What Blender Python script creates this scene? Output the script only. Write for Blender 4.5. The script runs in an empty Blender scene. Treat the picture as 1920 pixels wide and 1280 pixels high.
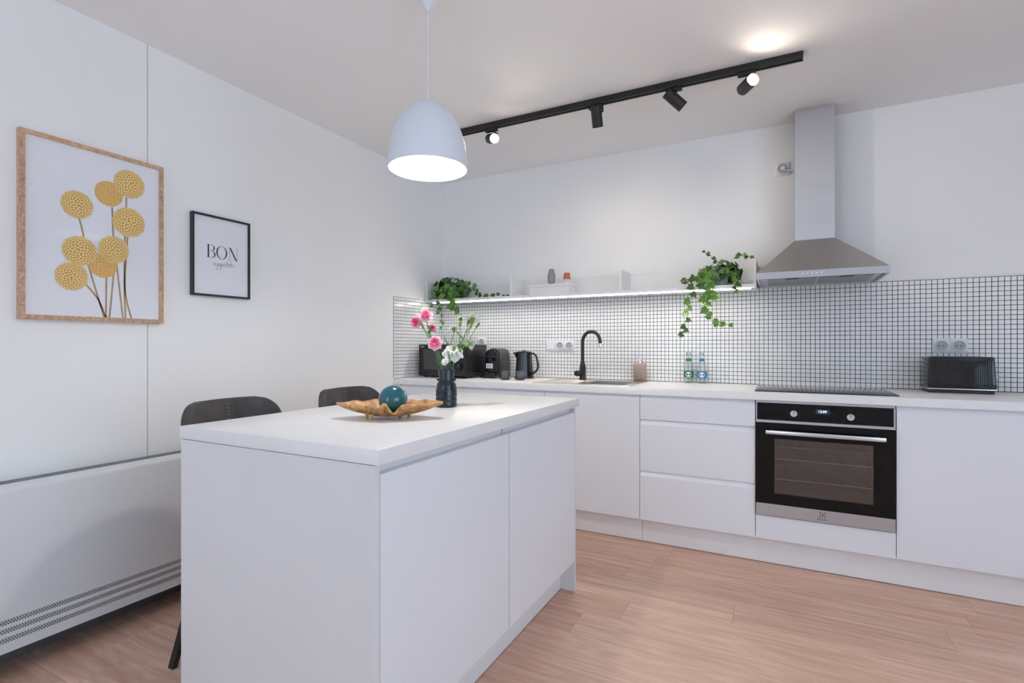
import bpy, bmesh, math, random
from mathutils import Vector, Matrix
random.seed(11)
RAD = math.radians
sc = bpy.context.scene
COL = sc.collection

# ------------------------------------------------------------------ camera
CAM_Z, YAW, F_PX, HORIZON = 1.15, 27.55, 974.0, 647.5
cam_data = bpy.data.cameras.new('camera')
cam = bpy.data.objects.new('camera', cam_data)
COL.objects.link(cam)
cam.location = (0, 0, CAM_Z)
cam.rotation_euler = (RAD(90), 0, RAD(YAW))
cam_data.sensor_width = 36.0
cam_data.lens = F_PX / 1920 * 36.0
cam_data.shift_y = (HORIZON - 640.0) / 1920.0
cam_data.clip_start = 0.02
sc.camera = cam

# ------------------------------------------------------------------ world, colour management
world = bpy.data.worlds.new('overcast_daylight')
sc.world = world
world.use_nodes = True
bg = world.node_tree.nodes['Background']
SKY = (0.67, 0.875, 1.10)
bg.inputs[0].default_value = (*SKY, 1)
bg.inputs[1].default_value = 1.0
vs = sc.view_settings
vs.view_transform = 'Standard'
vs.look = 'None'
vs.exposure = 0.20
vs.gamma = 1.0
vs.use_curve_mapping = False
sc.cycles.use_denoising = True
sc.cycles.max_bounces = 12
sc.cycles.diffuse_bounces = 11
sc.cycles.glossy_bounces = 3
sc.cycles.transparent_max_bounces = 12
sc.cycles.use_light_tree = False
sc.cycles.use_adaptive_sampling = True
sc.cycles.adaptive_threshold = 0.05
sc.cycles.sample_clamp_indirect = 6.0
sc.cycles.caustics_reflective = False
sc.cycles.caustics_refractive = False

# the room: x to the right along the kitchen wall, y into the picture, z up (metres)
XL, XR, YR, YB, ZC = -2.53, 2.75, -2.6, 3.575, 2.50
WIN = [(-2.15, -0.95, 0.12, 2.38)]                 # glazed opening in the rear wall: x0, x1, z0, z1
WIN_ADDED = (-1.9, 1.25, 0.12, 2.38)                   # added, unseen glazed opening in the right wall, there to brighten the room: y0, y1, z0, z1

def daylight(w, h, loc, rot, radiance):
    """overcast sky light entering through one glazed opening, just outside its panes"""
    d = bpy.data.lights.new('window_daylight', 'AREA')
    d.shape = 'RECTANGLE'; d.size = w; d.size_y = h
    d.color = SKY; d.energy = radiance * math.pi * w * h
    o = bpy.data.objects.new('window_daylight', d); COL.objects.link(o)
    o.location = loc; o.rotation_euler = rot
    return o
for w in WIN:
    daylight(w[1] - w[0], w[3] - w[2], ((w[0] + w[1]) / 2, YR - 0.16, (w[2] + w[3]) / 2), (RAD(90), 0, 0), 2.5)
daylight(WIN_ADDED[1] - WIN_ADDED[0], WIN_ADDED[3] - WIN_ADDED[2], (XR + 0.16, (WIN_ADDED[0] + WIN_ADDED[1]) / 2, (WIN_ADDED[2] + WIN_ADDED[3]) / 2), (RAD(90), 0, RAD(90)), 2.15)  # added lamp, brightens the room through the made-up right-hand opening

# ------------------------------------------------------------------ materials
def s(r, g, b):
    f = lambda c: (c / 255 / 12.92) if c / 255 <= 0.04045 else ((c / 255 + 0.055) / 1.055) ** 2.4
    return (f(r), f(g), f(b), 1.0)

def mat(name, c, rough=0.5, metal=0.0, var=0.03, vscale=6.0, bump=0.0, bscale=60.0, emit=None, es=0.0, spec=0.5, coat=0.0, stretch=(1, 1, 1), alpha=None):
    m = bpy.data.materials.new(name); m.use_nodes = True
    nt = m.node_tree; N = nt.nodes; L = nt.links
    p = N['Principled BSDF']
    p.inputs['Roughness'].default_value = rough
    p.inputs['Metallic'].default_value = metal
    p.inputs['Specular IOR Level'].default_value = spec
    p.inputs['Coat Weight'].default_value = coat
    tc = N.new('ShaderNodeTexCoord'); mp = N.new('ShaderNodeMapping')
    mp.inputs['Scale'].default_value = stretch
    L.new(tc.outputs['Object'], mp.inputs['Vector'])
    nz = N.new('ShaderNodeTexNoise'); nz.inputs['Scale'].default_value = vscale
    nz.inputs['Detail'].default_value = 1.0 if var < 0.05 else 3.0
    L.new(mp.outputs['Vector'], nz.inputs['Vector'])
    rp = N.new('ShaderNodeValToRGB')
    rp.color_ramp.elements[0].position = 0.3; rp.color_ramp.elements[1].position = 0.7
    rp.color_ramp.elements[0].color = tuple(max(0, k * (1 - var)) for k in c[:3]) + (1,)
    rp.color_ramp.elements[1].color = tuple(min(1, k * (1 + var)) for k in c[:3]) + (1,)
    L.new(nz.outputs['Fac'], rp.inputs['Fac'])
    L.new(rp.outputs['Color'], p.inputs['Base Color'])
    if bump:
        n2 = N.new('ShaderNodeTexNoise'); n2.inputs['Scale'].default_value = bscale
        n2.inputs['Detail'].default_value = 4
        L.new(mp.outputs['Vector'], n2.inputs['Vector'])
        bp = N.new('ShaderNodeBump'); bp.inputs['Strength'].default_value = bump
        bp.inputs['Distance'].default_value = 0.002
        L.new(n2.outputs['Fac'], bp.inputs['Height']); L.new(bp.outputs['Normal'], p.inputs['Normal'])
    if emit:
        p.inputs['Emission Color'].default_value = emit
        p.inputs['Emission Strength'].default_value = es
    return m

def pane_mat(name, tint=(1, 1, 1, 1), refl=1.0, rough=0.0, base=0.02):
    m = bpy.data.materials.new(name); m.use_nodes = True
    nt = m.node_tree; N = nt.nodes; L = nt.links
    N.remove(N['Principled BSDF']); out = N['Material Output']
    tr = N.new('ShaderNodeBsdfTransparent'); tr.inputs[0].default_value = tint
    gl = N.new('ShaderNodeBsdfGlossy'); gl.inputs['Roughness'].default_value = rough
    lw = N.new('ShaderNodeLayerWeight'); lw.inputs[0].default_value = 0.5
    fr = N.new('ShaderNodeMath'); fr.operation = 'POWER'; fr.inputs[1].default_value = 5.0
    L.new(lw.outputs['Facing'], fr.inputs[0])
    mu = N.new('ShaderNodeMath'); mu.operation = 'MULTIPLY_ADD'
    mu.inputs[1].default_value = 0.92 * refl; mu.inputs[2].default_value = 0.05 * refl + base; mu.use_clamp = True
    L.new(fr.outputs[0], mu.inputs[0])
    mx = N.new('ShaderNodeMixShader')
    L.new(mu.outputs[0], mx.inputs[0]); L.new(tr.outputs[0], mx.inputs[1]); L.new(gl.outputs[0], mx.inputs[2])
    L.new(mx.outputs[0], out.inputs[0])
    return m

def wood_mat(name, dark, light, gx, gy, random_shift=True, rough=0.42, ring=0.35, axis='X'):
    """procedural wood: long streaks plus distorted growth rings, shifted per object"""
    m = bpy.data.materials.new(name); m.use_nodes = True
    nt = m.node_tree; N = nt.nodes; L = nt.links
    p = N['Principled BSDF']; p.inputs['Roughness'].default_value = rough
    tc = N.new('ShaderNodeTexCoord'); oi = N.new('ShaderNodeObjectInfo')
    sc_ = N.new('ShaderNodeVectorMath'); sc_.operation = 'SCALE'
    cx = N.new('ShaderNodeCombineXYZ')
    m1 = N.new('ShaderNodeMath'); m1.operation = 'MULTIPLY'; m1.inputs[1].default_value = 37.0
    m2 = N.new('ShaderNodeMath'); m2.operation = 'MULTIPLY'; m2.inputs[1].default_value = 91.0
    L.new(oi.outputs['Random'], m1.inputs[0]); L.new(oi.outputs['Random'], m2.inputs[0])
    L.new(m1.outputs[0], cx.inputs[0]); L.new(m2.outputs[0], cx.inputs[1])
    ad = N.new('ShaderNodeVectorMath'); ad.operation = 'ADD'
    L.new(tc.outputs['Object'], ad.inputs[0])
    if random_shift:
        L.new(cx.outputs[0], ad.inputs[1])
    mp = N.new('ShaderNodeMapping'); mp.inputs['Scale'].default_value = (gx, gy, gy)
    L.new(ad.outputs[0], mp.inputs['Vector'])
    n1 = N.new('ShaderNodeTexNoise'); n1.inputs['Scale'].default_value = 1.0
    n1.inputs['Detail'].default_value = 6; n1.inputs['Roughness'].default_value = 0.62
    n1.inputs['Distortion'].default_value = 0.6
    L.new(mp.outputs['Vector'], n1.inputs['Vector'])
    # growth rings
    mp2 = N.new('ShaderNodeMapping'); mp2.inputs['Scale'].default_value = (gx * 0.55, gy * 0.16, gy * 0.16)
    L.new(ad.outputs[0], mp2.inputs['Vector'])
    n2 = N.new('ShaderNodeTexNoise'); n2.inputs['Scale'].default_value = 1.0; n2.inputs['Detail'].default_value = 2
    L.new(mp2.outputs['Vector'], n2.inputs['Vector'])
    mr = N.new('ShaderNodeMath'); mr.operation = 'MULTIPLY'; mr.inputs[1].default_value = 85.0
    L.new(n2.outputs['Fac'], mr.inputs[0])
    sn = N.new('ShaderNodeMath'); sn.operation = 'SINE'; L.new(mr.outputs[0], sn.inputs[0])
    ma = N.new('ShaderNodeMath'); ma.operation = 'MULTIPLY_ADD'
    ma.inputs[1].default_value = 0.5 * ring; ma.inputs[2].default_value = 0.0
    L.new(sn.outputs[0], ma.inputs[0])
    mb = N.new('ShaderNodeMath'); mb.operation = 'MULTIPLY'; L.new(ma.outputs[0], mb.inputs[0]); L.new(n1.outputs['Fac'], mb.inputs[1])
    mc = N.new('ShaderNodeMath'); mc.operation = 'ADD'; L.new(n1.outputs['Fac'], mc.inputs[0]); L.new(mb.outputs[0], mc.inputs[1])
    md = N.new('ShaderNodeMath'); md.operation = 'MULTIPLY_ADD'; md.inputs[1].default_value = 0.14; md.inputs[2].default_value = -0.07
    L.new(oi.outputs['Random'], md.inputs[0])
    me = N.new('ShaderNodeMath'); me.operation = 'ADD'; L.new(mc.outputs[0], me.inputs[0]); L.new(md.outputs[0], me.inputs[1])
    rp = N.new('ShaderNodeValToRGB')
    rp.color_ramp.elements[0].position = 0.25; rp.color_ramp.elements[0].color = dark
    rp.color_ramp.elements[1].position = 0.68; rp.color_ramp.elements[1].color = light
    L.new(me.outputs[0], rp.inputs['Fac']); L.new(rp.outputs['Color'], p.inputs['Base Color'])
    bp = N.new('ShaderNodeBump'); bp.inputs['Strength'].default_value = 0.12; bp.inputs['Distance'].default_value = 0.0015
    L.new(mc.outputs[0], bp.inputs['Height']); L.new(bp.outputs['Normal'], p.inputs['Normal'])
    return m

M = dict(
    wall=mat('wall_paint', (0.86, 0.86, 0.86, 1), 0.75, var=0.012, vscale=3),
    ceil=mat('ceiling_paint', (0.87, 0.87, 0.87, 1), 0.85, var=0.01, vscale=2),
    panel=mat('wall_panel_paint', (0.885, 0.885, 0.885, 1), 0.55, var=0.01, vscale=2),
    grout=mat('grout', (0.012, 0.013, 0.018, 1), 0.85, var=0.2, vscale=40),
    tile=mat('white_glazed_tile', (0.86, 0.86, 0.87, 1), 0.18, var=0.03, vscale=50),
    front=mat('white_cabinet_front', (0.79, 0.805, 0.845, 1), 0.38, var=0.008, vscale=2),
    carcass=mat('white_melamine', (0.72, 0.72, 0.73, 1), 0.5, var=0.01),
    top=mat('white_laminate_worktop', (0.80, 0.80, 0.80, 1), 0.30, var=0.012, vscale=30),
    plinth=mat('white_plinth', (0.80, 0.80, 0.81, 1), 0.45, var=0.015),
    plank=wood_mat('oak_floor', s(194, 150, 128), s(228, 192, 170), 1.5, 34.0, ring=0.22),
    sub=mat('floor_joint', s(80, 58, 48), 0.9),
    oak=wood_mat('oak_frame', s(170, 132, 100), s(214, 180, 148), 60, 60, ring=0.3),
    black=mat('black_plastic', (0.012, 0.012, 0.014, 1), 0.38, var=0.15, vscale=20),
    ovenblack=mat('oven_black_glass', (0.006, 0.006, 0.007, 1), 0.08, var=0.1, spec=0.22),
    blackgloss=mat('black_gloss', (0.008, 0.008, 0.010, 1), 0.09, var=0.1),
    blackmat=mat('matt_black_metal', (0.014, 0.014, 0.015, 1), 0.5, var=0.15, vscale=20),
    dgrey=mat('dark_grey_plastic', (0.055, 0.055, 0.058, 1), 0.45, var=0.1),
    steel=mat('brushed_steel', (0.50, 0.505, 0.53, 1), 0.42, 1.0, var=0.04, vscale=8, stretch=(1, 1, 60)),
    hood=mat('hood_steel', (0.56, 0.53, 0.50, 1), 0.36, 1.0, var=0.05, vscale=6, stretch=(40, 1, 1)),
    chim=mat('chimney_steel', (0.60, 0.61, 0.64, 1), 0.42, 1.0, var=0.02, vscale=4, stretch=(1, 1, 3)),
    sink=mat('sink_steel', (0.72, 0.69, 0.65, 1), 0.28, 1.0, var=0.04, vscale=10, stretch=(30, 1, 1)),
    chrome=mat('chrome', (0.8, 0.8, 0.8, 1), 0.08, 1.0, var=0.02),
    alu=mat('aluminium', (0.66, 0.66, 0.66, 1), 0.28, 1.0, var=0.03, vscale=10, stretch=(1, 1, 50)),
    filt=mat('filter_mesh', (0.33, 0.36, 0.38, 1), 0.4, 1.0, var=0.35, vscale=160),
    white=mat('white_plastic', (0.80, 0.80, 0.80, 1), 0.35, var=0.01),
    socket=mat('socket_white', (0.74, 0.76, 0.78, 1), 0.3, var=0.01),
    sockfl=mat('socket_recess_shade', (0.42, 0.44, 0.46, 1), 0.45, var=0.02),  # darker grey paints shade into the recess of the white socket
    shade=mat('lamp_enamel', (0.70, 0.75, 0.82, 1), 0.42, var=0.01),
    shadein=mat('lamp_inside_white', (0.92, 0.92, 0.92, 1), 0.6, var=0.01),
    cord=mat('cord_white', (0.75, 0.77, 0.82, 1), 0.5, var=0.01),
    heater=mat('heater_enamel', (0.68, 0.69, 0.71, 1), 0.38, var=0.012, vscale=2),
    hdark=mat('heater_dark', (0.10, 0.10, 0.10, 1), 0.6, var=0.1),
    vent=mat('vent_hole', (0.03, 0.03, 0.035, 1), 0.8, var=0.2),
    grille=mat('grille_grey', (0.26, 0.29, 0.30, 1), 0.4, 0.3, var=0.05),
    leather=mat('worn_leather', (0.050, 0.045, 0.046, 1), 0.55, var=0.4, vscale=14, bump=0.25, bscale=220),
    stitch=mat('stitch', (0.30, 0.28, 0.26, 1), 0.8, var=0.1),
    leaf=mat('ivy_leaf', (0.045, 0.12, 0.022, 1), 0.42, var=0.55, vscale=18),
    leafn=mat('young_ivy_leaf', (0.11, 0.25, 0.03, 1), 0.45, var=0.35, vscale=18),
    vine=mat('vine_stem', (0.07, 0.10, 0.03, 1), 0.6, var=0.2),
    stem=mat('carnation_green', (0.10, 0.20, 0.06, 1), 0.5, var=0.3, vscale=30),
    calyx=mat('calyx_green', (0.19, 0.30, 0.08, 1), 0.5, var=0.25, vscale=30),
    wpetal=mat('white_petal', (0.80, 0.82, 0.74, 1), 0.6, var=0.06, vscale=40),
    pot=mat('grey_pot', (0.36, 0.40, 0.45, 1), 0.45, var=0.04),
    soil=mat('soil', (0.03, 0.022, 0.016, 1), 0.95, var=0.4, vscale=60, bump=0.6, bscale=80),
    vase=mat('black_glazed_ceramic', (0.012, 0.018, 0.024, 1), 0.16, var=0.4, vscale=30, bump=0.15, bscale=50),
    teal=mat('teal_glaze', (0.001, 0.105, 0.135, 1), 0.06, var=0.3, vscale=14, coat=0.6),
    teak=wood_mat('teak_root', s(150, 100, 54), s(206, 160, 104), 14, 40, random_shift=False, rough=0.5, ring=0.6),
    paper=mat('picture_paper', (0.86, 0.865, 0.90, 1), 0.8, var=0.012, vscale=3),
    paper2=mat('poster_paper', (0.86, 0.86, 0.90, 1), 0.8, var=0.012, vscale=3),
    ink=mat('print_ink', (0.03, 0.03, 0.035, 1), 0.8, var=0.1),
    ink2=mat('print_ink_pale', (0.14, 0.14, 0.16, 1), 0.8, var=0.1),
    yelbase=mat('printed_ochre', s(206, 158, 84), 0.8, var=0.08, vscale=30),
    yeldot=mat('printed_floret', s(252, 226, 156), 0.8, var=0.05, vscale=40),
    pstem=mat('printed_stem', s(178, 152, 116), 0.8, var=0.12, vscale=30),
    frameb=mat('black_frame', (0.018, 0.019, 0.022, 1), 0.4, var=0.1),
    beige=mat('beige_soap_bottle', s(172, 150, 138), 0.5, var=0.06, vscale=60, bump=0.1, bscale=200),
    cup=mat('grey_stoneware', (0.11, 0.115, 0.125, 1), 0.35, var=0.12, vscale=40),
    copper=mat('copper_glass', (0.55, 0.16, 0.06, 1), 0.3, 0.3, var=0.1),
    stone=mat('grey_ceramic', (0.27, 0.27, 0.285, 1), 0.55, var=0.08, vscale=60),
    green=mat('green_print', s(26, 120, 64), 0.4, var=0.05),
    blue=mat('blue_print', s(30, 130, 170), 0.4, var=0.05),
    labelw=mat('label_white', (0.82, 0.85, 0.88, 1), 0.5, var=0.03),
    orange=mat('label_orange', s(214, 140, 90), 0.5, var=0.03),
    led=mat('led_diffuser', (0.9, 0.85, 0.8, 1), 0.5, emit=(1.0, 0.92, 0.82, 1), es=55.0),
    lens=mat('spot_lens', (0.9, 0.8, 0.7, 1), 0.3, emit=(1.0, 0.80, 0.58, 1), es=22.0),
    bulb=mat('bulb_glass', (0.95, 0.95, 0.95, 1), 0.4, emit=(1.0, 0.95, 0.88, 1), es=14.0),
    disp=mat('clock_digits', (0.5, 0.7, 0.9, 1), 0.5, emit=(0.62, 0.85, 1.0, 1), es=1.6),
    dispbg=mat('clock_window', (0.03, 0.04, 0.07, 1), 0.15, var=0.1),
    oveni=mat('oven_enamel', (0.20, 0.20, 0.205, 1), 0.5, var=0.1),
    wframe=mat('window_white', (0.8, 0.8, 0.8, 1), 0.35, var=0.01),
    card=mat('box_white', (0.78, 0.78, 0.79, 1), 0.5, var=0.01),
)
M['glass'] = pane_mat('window_glass', (0.97, 0.98, 0.98, 1), 0.7, 0.0, 0.0)
M['picglass'] = pane_mat('picture_glass', (0.99, 0.99, 1.0, 1), 0.35, 0.0, 0.0)
M['ovenglass'] = pane_mat('oven_glass', (0.55, 0.53, 0.52, 1), 1.6, 0.0, 0.07)
M['bottle'] = pane_mat('bottle_glass', (0.93, 0.95, 0.95, 1), 1.3, 0.03, 0.02)

def bloom_mat():
    m = bpy.data.materials.new('pink_petal'); m.use_nodes = True
    N = m.node_tree.nodes; L = m.node_tree.links; p = N['Principled BSDF']
    p.inputs['Roughness'].default_value = 0.6
    at = N.new('ShaderNodeAttribute'); at.attribute_name = 'edge'
    nz = N.new('ShaderNodeTexNoise'); nz.inputs['Scale'].default_value = 90
    ad = N.new('ShaderNodeMath'); ad.operation = 'MULTIPLY_ADD'; ad.inputs[1].default_value = 0.3; 
    L.new(nz.outputs['Fac'], ad.inputs[0]); L.new(at.outputs['Fac'], ad.inputs[2])
    rp = N.new('ShaderNodeValToRGB')
    rp.color_ramp.elements[0].position = 0.28; rp.color_ramp.elements[0].color = s(222, 58, 116)
    rp.color_ramp.elements[1].position = 0.95; rp.color_ramp.elements[1].color = s(250, 196, 212)
    e = rp.color_ramp.elements.new(0.68); e.color = s(244, 128, 166)
    L.new(ad.outputs[0], rp.inputs['Fac']); L.new(rp.outputs['Color'], p.inputs['Base Color'])
    return m
M['ppetal'] = bloom_mat()

def craspedia_mat(name, c0, c1, scale):
    m = bpy.data.materials.new(name); m.use_nodes = True
    N = m.node_tree.nodes; L = m.node_tree.links; p = N['Principled BSDF']
    p.inputs['Roughness'].default_value = 0.8
    tc = N.new('ShaderNodeTexCoord')
    vo = N.new('ShaderNodeTexVoronoi'); vo.inputs['Scale'].default_value = scale
    vo.inputs['Randomness'].default_value = 0.35
    L.new(tc.outputs['Object'], vo.inputs['Vector'])
    rp = N.new('ShaderNodeValToRGB')
    rp.color_ramp.elements[0].position = 0.15; rp.color_ramp.elements[0].color = c1
    rp.color_ramp.elements[1].position = 0.62; rp.color_ramp.elements[1].color = c0
    L.new(vo.outputs['Distance'], rp.inputs['Fac']); L.new(rp.outputs['Color'], p.inputs['Base Color'])
    return m
M['yel'] = craspedia_mat('printed_yellow_head', s(198, 150, 70), s(250, 226, 150), 105)
M['yel2'] = craspedia_mat('printed_blurred_head', s(222, 172, 96), s(236, 194, 118), 80)

# ------------------------------------------------------------------ mesh helpers
class B:
    def __init__(self):
        self.bm = bmesh.new()
    def box(self, x0, x1, y0, y1, z0, z1, bev=0.0, seg=2):
        mtx = Matrix.Translation(((x0 + x1) / 2, (y0 + y1) / 2, (z0 + z1) / 2)) @ Matrix.Diagonal((x1 - x0, y1 - y0, z1 - z0, 1))
        r = bmesh.ops.create_cube(self.bm, size=1, matrix=mtx)
        if bev:
            vset = set(r['verts'])
            ed = [e for e in self.bm.edges if e.verts[0] in vset and e.verts[1] in vset]
            bmesh.ops.bevel(self.bm, geom=ed, offset=bev, segments=seg, affect='EDGES', profile=0.5)
        return self
    def cyl(self, p0, p1, r0, r1=None, n=24, caps=True):
        r1 = r0 if r1 is None else r1
        p0, p1 = Vector(p0), Vector(p1)
        ax = (p1 - p0).normalized()
        up = Vector((0, 0, 1)) if abs(ax.z) < 0.95 else Vector((1, 0, 0))
        a = ax.cross(up).normalized(); b = ax.cross(a)
        def ring(p, r): return [self.bm.verts.new(p + (a * math.cos(t) + b * math.sin(t)) * r) for t in [2 * math.pi * i / n for i in range(n)]]
        q0, q1 = ring(p0, r0), ring(p1, r1)
        for i in range(n):
            j = (i + 1) % n
            self.bm.faces.new((q0[i], q0[j], q1[j], q1[i]))
        if caps:
            self.bm.faces.new(q0[::-1]); self.bm.faces.new(q1)
        return self
    def lathe(self, prof, n=32, c=(0, 0, 0), mtx=None, caps=False, wob=None):
        c = Vector(c); rows = []
        for k, (r, z) in enumerate(prof):
            row = []
            for i in range(n):
                t = 2 * math.pi * i / n
                rr = r * (wob(t, k) if wob else 1)
                v = Vector((rr * math.cos(t), rr * math.sin(t), z))
                if mtx: v = mtx @ v
                row.append(self.bm.verts.new(v + c))
            rows.append(row)
        for k in range(len(rows) - 1):
            for i in range(n):
                j = (i + 1) % n
                self.bm.faces.new((rows[k][i], rows[k][j], rows[k + 1][j], rows[k + 1][i]))
        if caps:
            self.bm.faces.new(rows[0][::-1]); self.bm.faces.new(rows[-1])
        return self
    def tube(self, pts, r, n=8, caps=True):
        pts = [Vector(p) for p in pts]
        rr = r if isinstance(r, (list, tuple)) else [r] * len(pts)
        rows = []; a_prev = None
        for k, p in enumerate(pts):
            d = (pts[min(k + 1, len(pts) - 1)] - pts[max(k - 1, 0)]).normalized()
            if a_prev is None:
                up = Vector((0, 0, 1)) if abs(d.z) < 0.9 else Vector((1, 0, 0))
                a = d.cross(up).normalized()
            else:
                a = (a_prev - d * a_prev.dot(d)).normalized()
            b = d.cross(a); a_prev = a
            rows.append([self.bm.verts.new(p + (a * math.cos(2 * math.pi * i / n) + b * math.sin(2 * math.pi * i / n)) * rr[k]) for i in range(n)])
        for k in range(len(rows) - 1):
            for i in range(n):
                j = (i + 1) % n
                self.bm.faces.new((rows[k][i], rows[k][j], rows[k + 1][j], rows[k + 1][i]))
        if caps:
            self.bm.faces.new(rows[0][::-1]); self.bm.faces.new(rows[-1])
        return self
    def prism(self, poly, a0, a1, f):
        """poly: 2-D points; f(p, q, a) -> 3-D point; extruded from a0 to a1"""
        v0 = [self.bm.verts.new(f(p, q, a0)) for p, q in poly]
        v1 = [self.bm.verts.new(f(p, q, a1)) for p, q in poly]
        n = len(poly)
        self.bm.faces.new(v0[::-1]); self.bm.faces.new(v1)
        for i in range(n):
            j = (i + 1) % n
            self.bm.faces.new((v0[i], v0[j], v1[j], v1[i]))
        return self
    def quad(self, *pts):
        self.bm.faces.new([self.bm.verts.new(p) for p in pts]); return self
    def sphere(self, c, r, u=24, v=14):
        bmesh.ops.create_uvsphere(self.bm, u_segments=u, v_segments=v, radius=1,
                                  matrix=Matrix.Translation(c) @ Matrix.Diagonal((r if not isinstance(r, tuple) else r[0], r if not isinstance(r, tuple) else r[1], r if not isinstance(r, tuple) else r[2], 1)))
        return self
    def mesh(self, name, m, smooth=True, angle=38):
        bmesh.ops.recalc_face_normals(self.bm, faces=self.bm.faces)
        me = bpy.data.meshes.new(name); self.bm.to_mesh(me); self.bm.free()
        if m is not None: me.materials.append(M[m] if isinstance(m, str) else m)
        if smooth:
            me.polygons.foreach_set('use_smooth', [True] * len(me.polygons))
            me.set_sharp_from_angle(angle=RAD(angle))
        return me
    def build(self, name, m, parent=None, **kw):
        return put(name, self.mesh(name, m, **kw), parent)

def put(name, me, parent=None, loc=None):
    o = bpy.data.objects.new(name, me); COL.objects.link(o)
    if parent is not None:
        o.parent = parent
        o.matrix_parent_inverse = wm(parent).inverted()
    if loc is not None: o.location = loc
    return o

def wm(o):
    m = Matrix.LocRotScale(o.location, o.rotation_euler, o.scale)
    return (wm(o.parent) @ o.matrix_parent_inverse @ m) if o.parent else m

def tag(o, label=None, cat=None, group=None, kind=None):
    if label: o['label'] = label
    if cat: o['category'] = cat
    if group: o['group'] = group
    if kind: o['kind'] = kind
    return o

def thing(name, label, cat, loc=(0, 0, 0), group=None):
    o = bpy.data.objects.new(name, None); COL.objects.link(o)
    o.location = loc; o.empty_display_size = 0.05
    return tag(o, label, cat, group)

def copy_tree(o, parent=None):
    c = o.copy(); COL.objects.link(c)
    if parent is not None: c.parent = parent
    for ch in [k for k in bpy.data.objects if k.parent == o]:
        copy_tree(ch, c)
    return c

def text_mesh(body, size, m, depth=0.0004, align='CENTER'):
    cu = bpy.data.curves.new('lettering', 'FONT'); cu.body = body; cu.size = size
    cu.align_x = align; cu.align_y = 'CENTER'; cu.extrude = depth; cu.resolution_u = 3
    o = bpy.data.objects.new('lettering', cu); COL.objects.link(o)
    dg = bpy.context.evaluated_depsgraph_get()
    me = bpy.data.meshes.new_from_object(o.evaluated_get(dg))
    bpy.data.objects.remove(o); bpy.data.curves.remove(cu)
    me.materials.clear(); me.materials.append(M[m])
    return me

TXT_BACK = Matrix(((1, 0, 0), (0, 0, -1), (0, 1, 0))).to_4x4()      # reads along +x, faces -y
TXT_LEFT = Matrix(((0, 0, 1), (1, 0, 0), (0, 1, 0))).to_4x4()       # reads along +y, faces +x

def put_text(name, body, size, m, loc, parent, frame=TXT_BACK):
    me = text_mesh(body, size, m); me.transform(Matrix.Translation(loc) @ frame)
    return put(name, me, parent)

# ------------------------------------------------------------------ setting: floor
floor = B().box(XL - 0.1, XR + 0.1, YR - 0.1, YB + 0.15, -0.10, -0.006).build('floor', 'sub', smooth=False)
tag(floor, kind='structure')
PL, PW, PG = 1.29, 0.181, 0.0006
pb = B().box(0, PL - PG, 0, PW - PG, -0.006, 0.0, 0.0007, 1)
plank_me = pb.mesh('plank', 'plank', smooth=False)
rows = int((YB + 0.01 - YR) / PW) + 1
cache = {}
for r in range(rows):
    y = YB + 0.01 - (r + 1) * PW
    x = XL - random.random() * PL
    while x < XR:
        x0, x1 = max(x, XL), min(x + PL, XR)
        if x1 - x0 > 0.02:
            if x1 - x0 > PL - 1e-6:
                me = plank_me
            else:
                me = B().box(x0 - x, x1 - x - PG, 0, PW - PG, -0.006, 0, 0.0007, 1).mesh('plank', 'plank', smooth=False)
            put('plank', me, floor, (x, y, 0))
        x += PL

ceiling = B().box(XL - 0.1, XR + 0.2, YR - 0.2, YB + 0.15, ZC, ZC + 0.12).build('ceiling', 'ceil', smooth=False)
tag(ceiling, kind='structure')

# left wall clad with two tall panels, a fine open joint between them
wl = B().box(XL - 0.12, XL - 0.014, YR - 0.2, YB + 0.15, 0, ZC).build('wall_left', 'hdark', smooth=False)
tag(wl, kind='structure')
B().box(XL - 0.014, XL, YR, 1.3105, 0, ZC, 0.0008, 1).build('wall_panel', 'panel', wl, smooth=False)
B().box(XL - 0.014, XL, 1.3135, YB + 0.01, 0, ZC, 0.0008, 1).build('wall_panel', 'panel', wl, smooth=False)

wb = B().box(XL - 0.12, XR + 0.1, YB + 0.01, YB + 0.13, 0, ZC).build('wall_back', 'wall', smooth=False)
tag(wb, kind='structure')
b = B()
b.box(XR, XR + 0.2, YR - 0.2, WIN_ADDED[0], 0, ZC); b.box(XR, XR + 0.2, WIN_ADDED[1], YB + 0.01, 0, ZC)
b.box(XR, XR + 0.2, WIN_ADDED[0], WIN_ADDED[1], 0, WIN_ADDED[2]); b.box(XR, XR + 0.2, WIN_ADDED[0], WIN_ADDED[1], WIN_ADDED[3], ZC)
wr = b.build('wall_right', 'wall', smooth=False)
tag(wr, kind='structure')
b = B()
xs = [XL]
for w in WIN: xs += [w[0], w[1]]
xs.append(XR)
for i in range(0, len(xs), 2):
    b.box(xs[i], xs[i + 1], YR - 0.2, YR, 0, ZC)
for w in WIN:
    b.box(w[0], w[1], YR - 0.2, YR, 0, w[2]); b.box(w[0], w[1], YR - 0.2, YR, w[3], ZC)
tag(b.build('wall_rear', 'wall', smooth=False), kind='structure')
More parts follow.
